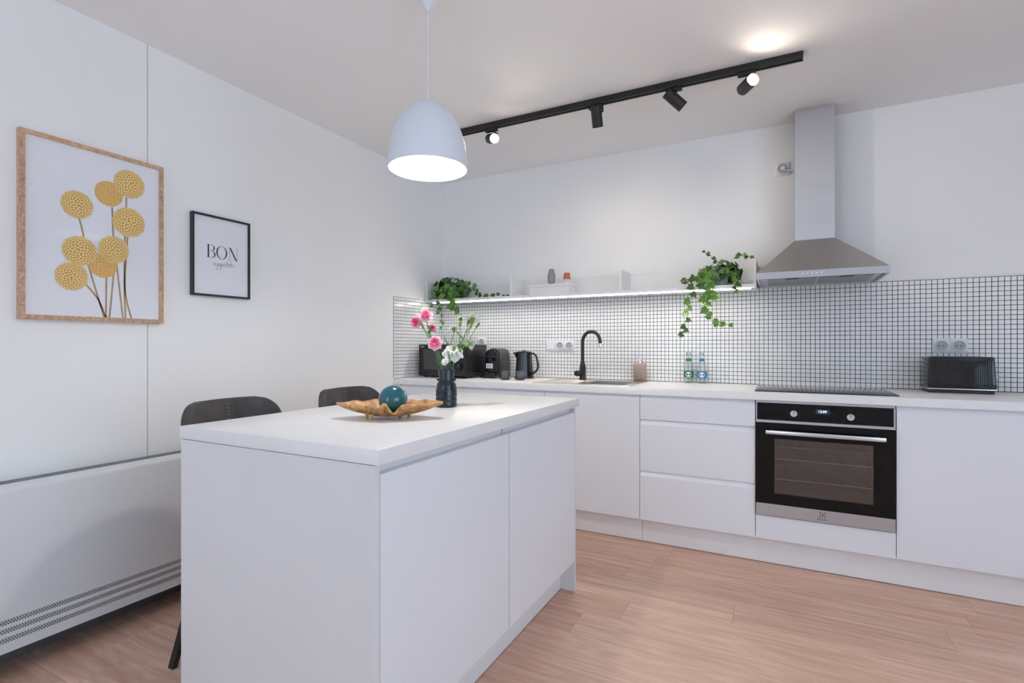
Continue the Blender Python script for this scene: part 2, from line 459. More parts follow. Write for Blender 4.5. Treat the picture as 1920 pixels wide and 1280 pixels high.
def window(name, a0, a1, z0, z1, f):
    b = B(); t = 0.06; am = (a0 + a1) / 2
    def bar(p0, p1, q0, q1):
        c0, c1 = f(p0, 0.07), f(p1, 0.13)
        b.box(min(c0[0], c1[0]), max(c0[0], c1[0]), min(c0[1], c1[1]), max(c0[1], c1[1]), q0, q1)
    bar(a0, a1, z0, z0 + t); bar(a0, a1, z1 - t, z1)
    for q in (a0, am - t / 2, a1 - t): bar(q, q + t, z0 + t, z1 - t)
    wf = b.build(name, 'wframe', smooth=False); tag(wf, kind='structure')
    for p, q in ((a0 + t, am - t / 2), (am + t / 2, a1 - t)):
        P, Q = f(p, 0.10), f(q, 0.10)
        B().quad((*P, z0 + t), (*Q, z0 + t), (*Q, z1 - t), (*P, z1 - t)).build('pane', 'glass', wf, smooth=False)
for i, w in enumerate(WIN):
    window('window_%d' % (i + 1), *w, lambda a, d: (a, YR - d))
window('window_%d' % (len(WIN) + 1), *WIN_ADDED, lambda a, d: (XR + d, a))  # unseen window added for the light it lets in

# ------------------------------------------------------------------ mosaic splashback
PT, TW, Z0T, NR = 0.025, 0.0223, 0.9095, 24
X_END = 1.70
B().box(XL, X_END, YB + 0.0016, YB + 0.01, 0.86, Z0T + NR * PT + 0.001).build('grout_bed', 'grout', wb, smooth=False)
def tile_verts(h, d, bv):
    return [(-h, d, -h), (h, d, -h), (h, d, h), (-h, d, h), (-h, bv, -h), (h, bv, -h), (h, bv, h), (-h, bv, h),
            (-h + bv, 0, -h + bv), (h - bv, 0, -h + bv), (h - bv, 0, h - bv), (-h + bv, 0, h - bv)]
TF = [(0, 1, 5, 4), (1, 2, 6, 5), (2, 3, 7, 6), (3, 0, 4, 7), (4, 5, 9, 8), (5, 6, 10, 9), (6, 7, 11, 10), (7, 4, 8, 11), (8, 9, 10, 11)]
TV = tile_verts(TW / 2, 0.003, 0.0007)
tile_me = bpy.data.meshes.new('tile'); tile_me.from_pydata(TV, [], TF); tile_me.materials.append(M['tile'])
yaw = RAD(YAW)
def px(x, y, z):
    d = -x * math.sin(yaw) + y * math.cos(yaw); r = x * math.cos(yaw) + y * math.sin(yaw)
    return 960 + F_PX * r / d, HORIZON - F_PX * (z - CAM_Z) / d, d
cells = []
nc = int((X_END - XL) / PT)
for i in range(nc):
    for k in range(NR):
        cells.append((XL + (i + 0.5) * PT, Z0T + (k + 0.5) * PT))
def shown(c):
    u, v, d = px(c[0], YB, c[1])
    return u < 1914 and not (1736 < u < 1870 and v > 666) and not (1744 < u < 1818 and 630 < v < 665)
big = sorted([c for c in cells if shown(c)], key=lambda c: -c[0])[:300]
bigset = set(big)
for c in big:
    o = put('tile', tile_me, wb, (c[0], YB, c[1]))
    o.rotation_euler = (random.uniform(-.006, .006), 0, random.uniform(-.006, .006))
def tile_field(cs, f, name, parent):
    V, Fc = [], []
    for c in cs:
        n = len(V); ta, tb = random.uniform(-.006, .006), random.uniform(-.006, .006)
        V += [f(c, (p[0], p[1] + ta * p[0] + tb * p[2], p[2])) for p in TV]
        Fc += [tuple(n + q for q in fc) for fc in TF]
    me = bpy.data.meshes.new(name); me.from_pydata(V, [], Fc); me.materials.append(M['tile'])
    o = put(name, me, parent); o['kind'] = 'stuff'
    return o
tile_field([c for c in cells if c not in bigset], lambda c, p: (c[0] + p[0], YB + p[1], c[1] + p[2]), 'mosaic_tiles', wb)
# the return of the mosaic on the left wall
YT = 2.955
B().box(XL - 0.001, XL + 0.0024, YB - 0.004 - 24 * PT, YB, Z0T, Z0T + NR * PT + 0.001).build('grout_bed', 'grout', wl, smooth=False)
lc = [(YB - 0.004 - (i + 0.5) * PT, Z0T + (k + 0.5) * PT) for i in range(24) for k in range(NR)]
tile_field(lc, lambda c, p: (XL + 0.0042 - p[1], c[0] + p[0], c[1] + p[2]), 'mosaic_tiles', wl)

# ------------------------------------------------------------------ kitchen run along the back wall
YD = 3.0
def front_y(x0, x1, z0, z1, pull=True):
    """cabinet front facing the room (-y); the top edge is cut back as a finger pull"""
    t = 0.020
    if pull:
        poly = [(YD, z0), (YD, z1 - 0.026), (YD + 0.013, z1 - 0.002), (YD + 0.013, z1), (YD + t, z1), (YD + t, z0)]
    else:
        poly = [(YD, z0), (YD, z1), (YD + t, z1), (YD + t, z0)]
    return B().prism(poly, x0, x1, lambda p, q, a: (a, p, q))
EDGES = [-2.53, -1.94, -1.335, -0.733, -0.128, 0.472, 1.072, 1.672]
LAB = ['white base cabinet in the corner under the black microwave', 'white base cabinet under the coffee machine and kettle',
       'white base cabinet with one tall door under the sink', 'white three-drawer base cabinet left of the oven',
       'white oven housing cabinet with a narrow panel below the oven', 'white tall-door base cabinet right of the oven, under the toaster',
       'white base cabinet at the far right end of the run']
G = 0.0015
for i in range(7):
    x0, x1 = EDGES[i], EDGES[i + 1]
    if i == 0: x0 += 0.012
    c = thing('base_cabinet', LAB[i], 'cabinet', ((x0 + x1) / 2, YD + 0.3, 0.148), 'base cabinets along the back wall')
    t = 0.018; cb = B()
    y1 = YB - 0.03
    cb.box(x0 + 0.0008, x0 + t, YD + 0.022, y1, 0.15, 0.866); cb.box(x1 - t, x1 - 0.0008, YD + 0.022, y1, 0.15, 0.866)
    cb.box(x0 + t, x1 - t, YD + 0.022, y1, 0.15, 0.15 + t); cb.box(x0 + t, x1 - t, y1 - 0.008, y1, 0.15 + t, 0.866)
    cb.build('carcass', 'carcass', c, smooth=False)
    if i == 3:
        for z0, z1 in ((0.148, 0.4275), (0.4305, 0.7225), (0.7255, 0.8655)):
            front_y(x0 + G, x1 - G, z0, z1).build('drawer_front', 'front', c, smooth=False)
    elif i == 4:
        front_y(x0 + G, x1 - G, 0.148, 0.268, False).build('lower_panel', 'front', c, smooth=False)
    else:
        if i == 0:
            B().box(XL + 0.001, x0 + 0.025, YD + 0.004, YD + 0.022, 0.148, 0.866).build('filler_strip', 'front', c, smooth=False)
            x0 += 0.026
        front_y(x0 + G, x1 - G, 0.148, 0.8655).build('door', 'front', c, smooth=False)
for x0, x1, lab in ((XL + 0.002, -0.733, 'white plinth board under the sink cabinets, left of the joint'), (-0.731, 1.672, 'long white plinth board under the drawers and the oven')):
    o = B().box(x0, x1, 3.065, 3.083, 0.003, 0.1485, 0.0006, 1).build('plinth_board', 'plinth', smooth=False)
    tag(o, lab, 'plinth', 'plinth boards')

# worktop with the cut-out for the sink bowl
ZT = 0.908
def slab_hole(x0, x1, y0, y1, z0, z1, hx0, hx1, hy0, hy1):
    b = B(); bm = b.bm
    def ring(z, a0, a1, c0, c1): return [bm.verts.new(p) for p in ((a0, c0, z), (a1, c0, z), (a1, c1, z), (a0, c1, z))]
    ot, ob = ring(z1, x0, x1, y0, y1), ring(z0, x0, x1, y0, y1)
    it, ib = ring(z1, hx0, hx1, hy0, hy1), ring(z0, hx0, hx1, hy0, hy1)
    for i in range(4):
        j = (i + 1) % 4
        bm.faces.new((ot[i], ot[j], it[j], it[i])); bm.faces.new((ob[i], ib[i], ib[j], ob[j]))
        bm.faces.new((ob[i], ob[j], ot[j], ot[i])); bm.faces.new((ib[i], it[i], it[j], ib[j]))
    ed = [e for e in bm.edges if all(abs(v.co.z - z1) < 1e-6 and abs(v.co.y - y0) < 1e-6 for v in e.verts)]
    bmesh.ops.bevel(bm, geom=ed, offset=0.003, segments=3, affect='EDGES', profile=0.5)
    return b
BX0, BX1, BY0, BY1 = -1.115, -0.85, 3.085, 3.385
wt = slab_hole(XL + 0.001, 1.676, 2.98, YB - 0.002, 0.868, ZT, BX0 - 0.004, BX1 + 0.004, BY0 - 0.004, BY1 + 0.004).build('worktop', 'top')
tag(wt, 'long white laminate worktop along the tiled back wall', 'worktop')

# ------------------------------------------------------------------ island
XI = -0.862          # plane of the island doors
isl = [('white island cabinet nearest the camera, with the wide end panel', 0.945, 1.6295, 0.945), ('white island cabinet at the far end, next to the kitchen run', 1.6305, 2.299, 2.281)]
for n, (lab, y0, y1, yp) in enumerate(isl):
    c = thing('island_cabinet', lab, 'cabinet', (-1.2, (y0 + y1) / 2, 0.148), 'cabinets of the kitchen island')
    B().box(-1.6405, XI, yp, yp + 0.018, 0.002, 0.8628, 0.0006, 1).build('end_panel', 'carcass', c, smooth=False)
    ya, yb = (y0 + 0.0185, y1) if n == 0 else (y0, y1 - 0.0185)
    t = 0.018; cb = B()
    cb.box(-1.44, XI - 0.031, ya, ya + t, 0.15, 0.864); cb.box(-1.44, XI - 0.031, yb - t, yb, 0.15, 0.864)
    cb.box(-1.44, XI - 0.022, ya + t, yb - t, 0.15, 0.168); cb.box(-1.44, -1.424, ya + t, yb - t, 0.168, 0.864)
    cb.build('carcass', 'carcass', c, smooth=False)
    off = 0.0 if n == 0 else 0.0016
    gy0, gy1 = (ya + 0.001, yb - 0.022) if n == 0 else (ya - 0.014, yb - 0.012)
    B().prism([(XI - 0.022, 0.800), (XI - 0.022, 0.836), (XI - 0.016, 0.8635), (XI - 0.030, 0.8635), (XI - 0.030, 0.800)], gy0, gy1, lambda p, q, a: (p, a, q)).build('grip_channel', 'carcass', c, smooth=False)
    poly = [(XI + off, 0.146), (XI + off, 0.838), (XI - 0.020, 0.838), (XI - 0.020, 0.146)]
    B().prism(poly, ya + 0.001, yb - 0.001 if n == 0 else yb - 0.002, lambda p, q, a: (p, a, q)).build('door', 'front', c, smooth=False)
o = B().box(-1.40, -0.932, 0.964, 2.280, 0.003, 0.1495).build('plinth_board', 'plinth', smooth=False)
tag(o, 'white recessed plinth under the kitchen island', 'plinth')
o = B().box(-1.642, -0.848, 0.942, 2.309, 0.865, 0.903, 0.0018, 2).build('worktop', 'top')
tag(o, 'white laminate worktop on the kitchen island', 'worktop')

# ------------------------------------------------------------------ built-in oven
OX0, OX1, YO = -0.125, 0.469, 2.988
ov = thing('built_in_oven', 'black glass built-in oven with steel trim, knobs and bar handle', 'oven', (0.172, 3.25, 0.272))
b = B()
b.box(OX0, OX1, YO + 0.012, YO + 0.028, 0.853, 0.8655, 0.001, 1)
b.box(OX0, OX1, YO + 0.006, YO + 0.028, 0.7515, 0.766, 0.001, 1)
b.box(OX0, OX0 + 0.005, YO + 0.008, YO + 0.028, 0.766, 0.853); b.box(OX1 - 0.007, OX1, YO + 0.008, YO + 0.028, 0.766, 0.853)
b.build('steel_frame', 'steel', ov, smooth=False)
b = B(); b.box(OX0 + 0.005, OX1 - 0.007, YO + 0.010, YO + 0.028, 0.766, 0.853)
b.build('control_panel', 'ovenblack', ov, smooth=False)
for kx, kz in ((0.048, 0.806), (0.290, 0.803)):
    k = B().cyl((kx, YO + 0.010, kz), (kx, YO - 0.012, kz), 0.017, 0.0155, 32).build('knob', 'alu', ov)
    B().box(kx - 0.0015, kx + 0.0015, YO - 0.0128, YO - 0.012, kz, kz + 0.013).build('pointer', 'dgrey', k, smooth=False)
    b = B()
    for a in range(-2, 3):
        for sg in (-1, 1):
            b.box(kx + sg * 0.027 - 0.0015, kx + sg * 0.027 + 0.0015, YO + 0.0094, YO + 0.0101, kz + a * 0.009 - 0.001, kz + a * 0.009 + 0.001)
    b.box(kx - 0.002, kx + 0.002, YO + 0.0094, YO + 0.0101, kz + 0.026, kz + 0.029)
    b.build('dial_marks', 'dgrey', ov, smooth=False)['kind'] = 'stuff'
dp = B().box(0.145, 0.206, YO + 0.009, YO + 0.0101, 0.808, 0.832).build('display', 'dispbg', ov, smooth=False)
put_text('clock_digits', '12:09', 0.0175, 'disp', (0.173, YO + 0.0086, 0.8205), dp)
# door: black glass with a window, steel foot rail
WX0, WX1, WZ0, WZ1 = -0.039, 0.382, 0.390, 0.672
b = B(); bm = b.bm
b.box(OX0, WX0, YO, YO + 0.02, 0.335, 0.7495); b.box(WX1, OX1 - 0.001, YO, YO + 0.02, 0.335, 0.7495)
b.box(WX0, WX1, YO, YO + 0.02, 0.335, WZ0); b.box(WX0, WX1, YO, YO + 0.02, WZ1, 0.7495)
od = b.build('oven_door', 'ovenblack', ov, smooth=False)
B().quad((WX0, YO + 0.0005, WZ0), (WX1, YO + 0.0005, WZ0), (WX1, YO + 0.0005, WZ1), (WX0, YO + 0.0005, WZ1)).build('door_window', 'ovenglass', od, smooth=False)
b = B(); b.box(-0.079, 0.426, YO - 0.046, YO - 0.036, 0.700, 0.7195, 0.002, 2)
b.box(-0.06, -0.04, YO - 0.038, YO + 0.001, 0.703, 0.717); b.box(0.387, 0.407, YO - 0.038, YO + 0.001, 0.703, 0.717)
b.build('handle', 'alu', ov)
tr = B().box(OX0, OX1 - 0.001, YO - 0.001, YO + 0.02, 0.2735, 0.335, 0.001, 1).build('foot_rail', 'steel', ov, smooth=False)
b = B(); ex, ez, er, ey = 0.1735, 0.3125, 0.0105, YO - 0.0014
for q in ((-1, -1), (-1, 1), (1, -1), (1, 1)):
    b.box(ex + q[0] * er - 0.0025, ex + q[0] * er + 0.0025, ey, YO, ez + q[1] * er - 0.0025, ez + q[1] * er + 0.0025)
for q in (-1, 1):
    b.box(ex - er, ex + er, ey, YO, ez + q * er - 0.0008, ez + q * er + 0.0008); b.box(ex + q * er - 0.0008, ex + q * er + 0.0008, ey, YO, ez - er, ez + er)
b.cyl((ex, YO, ez), (ex, ey, ez), 0.0042, n=12)
b.build('emblem', 'dgrey', tr, smooth=False)
put_text('lettering', 'Electrolux', 0.012, 'dgrey', (0.1735, YO - 0.0012, 0.2895), tr)
# cavity and racks
b = B(); cx0, cx1, cy0, cy1, cz0, cz1 = -0.06, 0.405, YO + 0.021, 3.42, 0.37, 0.70
b.quad((cx0, cy1, cz0), (cx1, cy1, cz0), (cx1, cy1, cz1), (cx0, cy1, cz1)); b.quad((cx0, cy0, cz0), (cx0, cy1, cz0), (cx0, cy1, cz1), (cx0, cy0, cz1))
b.quad((cx1, cy0, cz0), (cx1, cy1, cz0), (cx1, cy1, cz1), (cx1, cy0, cz1)); b.quad((cx0, cy0, cz0), (cx1, cy0, cz0), (cx1, cy1, cz0), (cx0, cy1, cz0))
b.quad((cx0, cy0, cz1), (cx1, cy0, cz1), (cx1, cy1, cz1), (cx0, cy1, cz1))
b.build('cavity', 'oveni', ov, smooth=False)
for rz in (0.625, 0.560, 0.455):
    b = B()
    b.tube([(cx0 + 0.012, cy0 + 0.03, rz), (cx1 - 0.012, cy0 + 0.03, rz)], 0.003, 6); b.tube([(cx0 + 0.012, cy1 - 0.03, rz), (cx1 - 0.012, cy1 - 0.03, rz)], 0.003, 6)
    for q in range(9):
        xx = cx0 + 0.012 + q * (cx1 - cx0 - 0.024) / 8
        b.tube([(xx, cy0 + 0.03, rz), (xx, cy1 - 0.03, rz)], 0.0009, 5)
    b.build('wire_rack', 'alu', ov)

# ------------------------------------------------------------------ hob
hb = B().box(-0.133, 0.490, 3.03, 3.545, ZT + 0.0002, ZT + 0.0055, 0.002, 2).build('induction_hob', 'blackgloss')
tag(hb, 'black glass induction hob set into the white worktop above the oven', 'hob')
hb2 = B()
for cx, cy, r in ((0.02, 3.17, 0.09), (0.02, 3.41, 0.075), (0.33, 3.17, 0.075), (0.33, 3.41, 0.09)):
    hb2.lathe([(r, ZT + 0.0056), (r + 0.002, ZT + 0.0056)], 40, (cx, cy, 0))
hb2.build('zone_marks', 'dgrey', hb, smooth=False)['kind'] = 'stuff'

# ------------------------------------------------------------------ extractor hood
HX0, HX1, HY = -0.128, 0.466, 3.12
hd = thing('cooker_hood', 'brushed steel chimney cooker hood on the back wall', 'hood', (0.17, 3.4, 1.507))
CX0, CX1, CY = 0.060, 0.256, 3.40
b = B(); bm = b.bm
lo = [bm.verts.new(p) for p in ((HX0, HY, 1.543), (HX1, HY, 1.543), (HX1, YB, 1.543), (HX0, YB, 1.543))]
hi = [bm.verts.new(p) for p in ((CX0, CY, 1.752), (CX1, CY, 1.752), (CX1, YB, 1.752), (CX0, YB, 1.752))]
for i in range(4):
    j = (i + 1) % 4
    bm.faces.new((lo[i], lo[j], hi[j], hi[i]))
bm.faces.new(hi)
b.build('canopy', 'hood', hd, smooth=False)
b = B(); t = 0.012
b.box(HX0, HX1, HY, HY + t, 1.508, 1.5432); b.box(HX0, HX0 + t, HY + t, YB, 1.508, 1.5432)
b.box(HX1 - t, HX1, HY + t, YB, 1.508, 1.5432); b.box(HX0 + t, HX1 - t, YB - t, YB, 1.508, 1.5432)
rm = b.build('rim', 'steel', hd, smooth=False)
for q in range(5):
    bx = 0.092 + q * 0.021
    B().cyl((bx, HY, 1.527), (bx, HY - 0.004, 1.527), 0.0042, n=16).build('button', 'labelw', rm)
un = B().box(HX0 + t, HX1 - t, HY + t, YB - t, 1.519, 1.524).build('underside', 'alu', hd, smooth=False)
for fx0, fx1 in ((HX0 + 0.05, 0.163), (0.175, HX1 - 0.05)):
    f = B().box(fx0, fx1, HY + 0.075, YB - 0.05, 1.513, 1.519, 0.001, 1).build('grease_filter', 'filt', hd, smooth=False)
    B().box((fx0 + fx1) / 2 - 0.03, (fx0 + fx1) / 2 + 0.03, HY + 0.085, HY + 0.097, 1.510, 1.5135).build('latch', 'dgrey', f, smooth=False)
for lx in (0.03, 0.31):
    B().lathe([(0.0, 1.5165), (0.022, 1.5165), (0.026, 1.518), (0.028, 1.520)], 24, (lx, HY + 0.045, 0)).build('hood_lamp', 'socket', hd)
B().box(CX0, CX1, CY, YB, 1.752, 2.198).build('lower_chimney', 'chim', hd, smooth=False)
B().box(CX0 + 0.001, CX1 - 0.001, CY + 0.001, YB, 2.198, ZC - 0.001).build('upper_chimney', 'chim', hd, smooth=False)

# ------------------------------------------------------------------ wall shelf with LED strip
SX0, SX1, SY0 = XL + 0.006, -0.138, 3.35
sh = thing('wall_shelf', 'long white open wall shelf with low dividers above the splashback', 'shelf', (-1.33, 3.46, 1.484))
B().box(SX0, SX1, SY0, YB - 0.001, 1.4905, 1.512).build('shelf_board', 'white', sh, smooth=False)
for x in (SX0, SX1 - 0.016):
    B().box(x, x + 0.016, SY0, YB - 0.001, 1.5122, 1.655, 0.0008, 1).build('end_panel', 'white', sh, smooth=False)
for x in (-1.764, -0.953):
    B().box(x, x + 0.016, SY0, YB - 0.001, 1.5122, 1.648, 0.0008, 1).build('divider', 'white', sh, smooth=False)
for x0, x1 in ((SX0 + 0.0165, -1.7645), (-1.7475, -0.9535), (-0.9365, SX1 - 0.0165)):
    B().box(x0, x1, YB - 0.013, YB - 0.001, 1.5122, 1.636).build('back_panel', 'white', sh, smooth=False)
ls = thing('led_strip', 'warm white LED strip glowing along the underside of the shelf', 'light', (-1.33, SY0 + 0.01, 1.481))
B().box(SX0 + 0.07, SX1 - 0.03, SY0 + 0.002, SY0 + 0.014, 1.4835, 1.4900).build('diffuser', 'led', ls, smooth=False)
B().box(SX0 + 0.069, SX1 - 0.029, SY0 + 0.0142, SY0 + 0.017, 1.482, 1.4904).build('profile', 'alu', ls, smooth=False)
bx = thing('storage_box', 'low white lidded box on the shelf under the small ornaments', 'box', (-1.468, 3.44, 1.512))
B().box(-1.62, -1.317, 3.37, 3.505, 1.5125, 1.566, 0.001, 1).build('box_body', 'card', bx, smooth=False)
B().box(-1.622, -1.315, 3.368, 3.507, 1.5665, 1.5835, 0.001, 1).build('lid', 'card', bx, smooth=False)
# faceted grey vase + copper votive
def faceted(prof, c, n, m, name, rot=0.3):
    b = B(); b.lathe(prof, n, c, Matrix.Rotation(rot, 3, 'Z'), caps=True)
    return b.build(name, m, smooth=False)
o = faceted([(0.018, 0.0), (0.027, 0.022), (0.028, 0.065), (0.017, 0.112)], (-1.468, 3.425, 1.584), 6, 'stone', 'ornament_vase')
tag(o, 'small grey faceted vase standing on the white box on the shelf', 'vase')
vt = thing('candle_holder', 'small copper-coloured candle holder on the white box on the shelf', 'candle holder', (-1.352, 3.43, 1.584))
B().lathe([(0.0, 0), (0.026, 0), (0.026, 0.006), (0.010, 0.012), (0.010, 0.026), (0.028, 0.032), (0.0, 0.032)], 24, (-1.352, 3.43, 1.584)).build('foot', 'white', vt)
B().lathe([(0.026, 0.0325), (0.0265, 0.035), (0.020, 0.077), (0.018, 0.077), (0.024, 0.036), (0.0, 0.036)], 24, (-1.352, 3.43, 1.584)).build('cup', 'copper', vt)
for i, (dx, dy) in enumerate(((0.0, 0.0), (0.03, 0.008))):
    o = B().sphere((-1.845 + dx, 3.40 + dy, 1.521), (0.012, 0.010, 0.0085), 14, 8).build('pebble', 'dgrey')
    tag(o, ('dark pebble on the shelf, %s of a pair near the divider' % ('left', 'right')[i]), 'pebble', 'pebbles on the shelf')

# ------------------------------------------------------------------ sink and tap
sk = thing('kitchen_sink', 'steel inset sink with a draining board under the black tap', 'sink', (-1.1, 3.25, ZT))
plate = slab_hole(-1.435, -0.795, 3.022, 3.505, ZT + 0.0002, ZT + 0.004, BX0, BX1, BY0, BY1)
plate.build('sink_deck', 'sink', sk)
b = B(); d = 0.15
b.box(BX0 - 0.0035, BX1 + 0.0035, BY0 - 0.0035, BY1 + 0.0035, ZT - d - 0.003, ZT - d)
b.box(BX0 - 0.0035, BX0, BY0, BY1, ZT - d, ZT); b.box(BX1, BX1 + 0.0035, BY0, BY1, ZT - d, ZT)
b.box(BX0 - 0.0035, BX1 + 0.0035, BY0 - 0.0035, BY0, ZT - d, ZT); b.box(BX0 - 0.0035, BX1 + 0.0035, BY1, BY1 + 0.0035, ZT - d, ZT)
b.build('bowl', 'sink', sk, smooth=False)
B().lathe([(0, 0.002), (0.03, 0.002), (0.036, 0.0005)], 24, ((BX0 + BX1) / 2, (BY0 + BY1) / 2, ZT - d)).build('drain', 'chrome', sk)
for q in range(6):
    yy = 3.09 + q * 0.05
    B().box(-1.40, -1.16, yy, yy + 0.012, ZT + 0.0035, ZT + 0.0062, 0.0012, 1).build('drainer_rib', 'sink', sk)

tp = thing('kitchen_tap', 'matt black gooseneck kitchen tap with side lever at the sink', 'tap', (-1.235, 3.43, ZT + 0.004))
tx, ty, tz = -1.235, 3.43, ZT + 0.004
B().lathe([(0.0, 0), (0.026, 0), (0.026, 0.006), (0.0225, 0.012), (0.0225, 0.09), (0.019, 0.10), (0.014, 0.125), (0.0, 0.125)], 28, (tx, ty, tz)).build('tap_body', 'blackmat', tp)
pts = [(tx, ty, tz + 0.11), (tx, ty, tz + 0.2), (tx, ty, tz + 0.262)]
for a in range(1, 13):
    t = math.pi * a / 12 * 0.955
    pts.append((tx + 0.066 - 0.066 * math.cos(t), ty - 0.02 * a / 12, tz + 0.262 + 0.072 * math.sin(t)))
pts.append((pts[-1][0] + 0.002, pts[-1][1] - 0.001, pts[-1][2] - 0.02))
B().tube(pts, 0.0118, 14).build('spout', 'blackmat', tp)
e = pts[-1]
B().cyl(e, (e[0] + 0.001, e[1], e[2] - 0.024), 0.0118, 0.011, 18).build('aerator', 'chrome', tp)
lv = B().cyl((tx - 0.006, ty - 0.012, tz + 0.046), (tx - 0.03, ty - 0.052, tz + 0.046), 0.021, 0.0195, 24).build('lever_hub', 'blackmat', tp)
B().tube([(tx + 0.012, ty - 0.03, tz + 0.05), (tx + 0.018, ty - 0.036, tz + 0.075), (tx + 0.022, ty - 0.04, tz + 0.095)], [0.006, 0.005, 0.004], 10).build('lever', 'blackmat', lv)

# ------------------------------------------------------------------ small appliances and things on the worktop
mw = thing('microwave_oven', 'black countertop microwave with two dials in the corner', 'microwave', (-2.255, 3.34, ZT))
mx0, mx1, my0, my1, mz0, mz1 = -2.468, -2.040, 3.19, 3.485, ZT + 0.012, 1.157
B().box(mx0, mx1, my0 + 0.02, my1, mz0, mz1, 0.003, 2).build('housing', 'black', mw)
B().box(mx0, mx1 - 0.115, my0, my0 + 0.0195, mz0 + 0.004, mz1 - 0.001, 0.002, 1).build('door', 'blackgloss', mw)
B().box(mx0 + 0.045, mx1 - 0.15, my0 - 0.0008, my0 + 0.001, mz0 + 0.05, mz1 - 0.035).build('door_window', 'dgrey', mw, smooth=False)
put_text('lettering', 'SHARP', 0.012, 'labelw', (mx0 + 0.035, my0 - 0.001, mz1 - 0.017), mw)
cp = B().box(mx1 - 0.113, mx1, my0, my0 + 0.0195, mz0 + 0.004, mz1 - 0.001, 0.002, 1).build('control_panel', 'black', mw)
for kz in (1.085, 0.995):
    k = B().cyl((mx1 - 0.055, my0, kz), (mx1 - 0.055, my0 - 0.018, kz), 0.024, 0.021, 28).build('dial', 'blackgloss', mw)
    B().box(mx1 - 0.056, mx1 - 0.054, my0 - 0.0188, my0 - 0.018, kz + 0.004, kz + 0.02).build('pointer', 'alu', k, smooth=False)
B().box(mx1 - 0.0005, mx1 + 0.0008, my0 + 0.05, my1 - 0.04, mz1 - 0.034, mz1 - 0.022).build('vent_slot', 'dgrey', mw, smooth=False)
B().box(mx1 - 0.0005, mx1 + 0.0008, my0 + 0.05, my1 - 0.04, mz0 + 0.02, mz0 + 0.028).build('vent_slot', 'dgrey', mw, smooth=False)
for fx in (mx0 + 0.03, mx1 - 0.03):
    for fy in (my0 + 0.05, my1 - 0.03):
        B().cyl((fx, fy, ZT), (fx, fy, mz0 + 0.001), 0.012, n=12).build('foot', 'black', mw)

cm = thing('coffee_machine', 'black and dark grey capsule coffee machine with a white paper note', 'coffee machine', (-1.925, 3.44, ZT))
c0, c1, cy0_, cy1_, zb = -1.982, -1.872, 3.335, 3.545, ZT + 0.002
def arch(x0, x1, z0, zs, n=14):
    r = (x1 - x0) / 2; xc = (x0 + x1) / 2
    return [(x0, z0), (x1, z0)] + [(xc + r * math.cos(math.pi * i / n), zs + r * 0.9 * math.sin(math.pi * i / n)) for i in range(n + 1)]
B().prism(arch(c0, c1, zb, zb + 0.17), cy0_ + 0.055, cy1_, lambda p, q, a: (p, a, q)).build('housing', 'dgrey', cm)
B().prism(arch(c0 + 0.004, c1 - 0.004, zb + 0.045, zb + 0.165), cy0_ + 0.02, cy0_ + 0.055, lambda p, q, a: (p, a, q)).build('front_face', 'blackgloss', cm)
B().box(c1 - 0.001, c1 + 0.012, cy0_ + 0.07, cy1_ - 0.01, zb + 0.001, zb + 0.125, 0.006, 2).build('water_tank', 'dgrey', cm)
B().box(c0 - 0.012, c1 + 0.002, cy0_ + 0.005, cy0_ + 0.022, zb + 0.150, zb + 0.160, 0.003, 2).build('lever', 'blackmat', cm)
B().box(c0 + 0.03, c1 - 0.03, cy0_ - 0.005, cy0_ + 0.02, zb + 0.125, zb + 0.148, 0.004, 2).build('coffee_spout', 'blackgloss', cm)
B().box(c0 - 0.004, c1 + 0.003, cy0_ - 0.03, cy0_ + 0.056, zb, zb + 0.034, 0.01, 3).build('drip_tray', 'blackgloss', cm)
nt_ = B().box(c0 + 0.014, c0 + 0.071, cy0_ + 0.0185, cy0_ + 0.0202, zb + 0.070, zb + 0.106).build('paper_note', 'labelw', cm, smooth=False)
b = B()
for q in range(3):
    b.box(c0 + 0.020, c0 + 0.064 - 0.006 * (q % 2), cy0_ + 0.018, cy0_ + 0.0186, zb + 0.078 + q * 0.009, zb + 0.0805 + q * 0.009)
b.build('note_lines', 'ink2', nt_, smooth=False)

kt = thing('electric_kettle', 'black electric kettle with a loop handle, standing by the tap', 'kettle', (-1.70, 3.455, ZT))
kx, ky, kz = -1.70, 3.455, ZT
B().lathe([(0.0, 0.0), (0.072, 0.0), (0.072, 0.012), (0.0, 0.012)], 36, (kx, ky, kz)).build('power_base', 'black', kt)
B().lathe([(0.0, 0.0125), (0.068, 0.0125), (0.067, 0.03), (0.061, 0.11), (0.057, 0.17), (0.058, 0.190), (0.0, 0.190)], 16, (kx, ky, kz)).build('jug', 'blackgloss', kt, angle=12)
B().lathe([(0.056, 0.1902), (0.054, 0.197), (0.016, 0.2), (0.014, 0.207), (0.0, 0.207)], 32, (kx, ky, kz)).build('lid', 'black', kt)
B().prism([(-0.05, 0.150), (-0.077, 0.192), (-0.05, 0.192)], -0.018, 0.018, lambda p, q, a: (kx + p * 0.95, ky - 0.02 + a, kz + q)).build('pouring_lip', 'blackgloss', kt, smooth=False)
hp = [(0.048, 0.182), (0.085, 0.183), (0.108, 0.165), (0.122, 0.105), (0.124, 0.085), (0.112, 0.060), (0.088, 0.042), (0.066, 0.035)]
B().tube([(kx + p * 0.97, ky - p * 0.12, kz + q) for p, q in hp], 0.0082, 10).build('handle', 'black', kt)

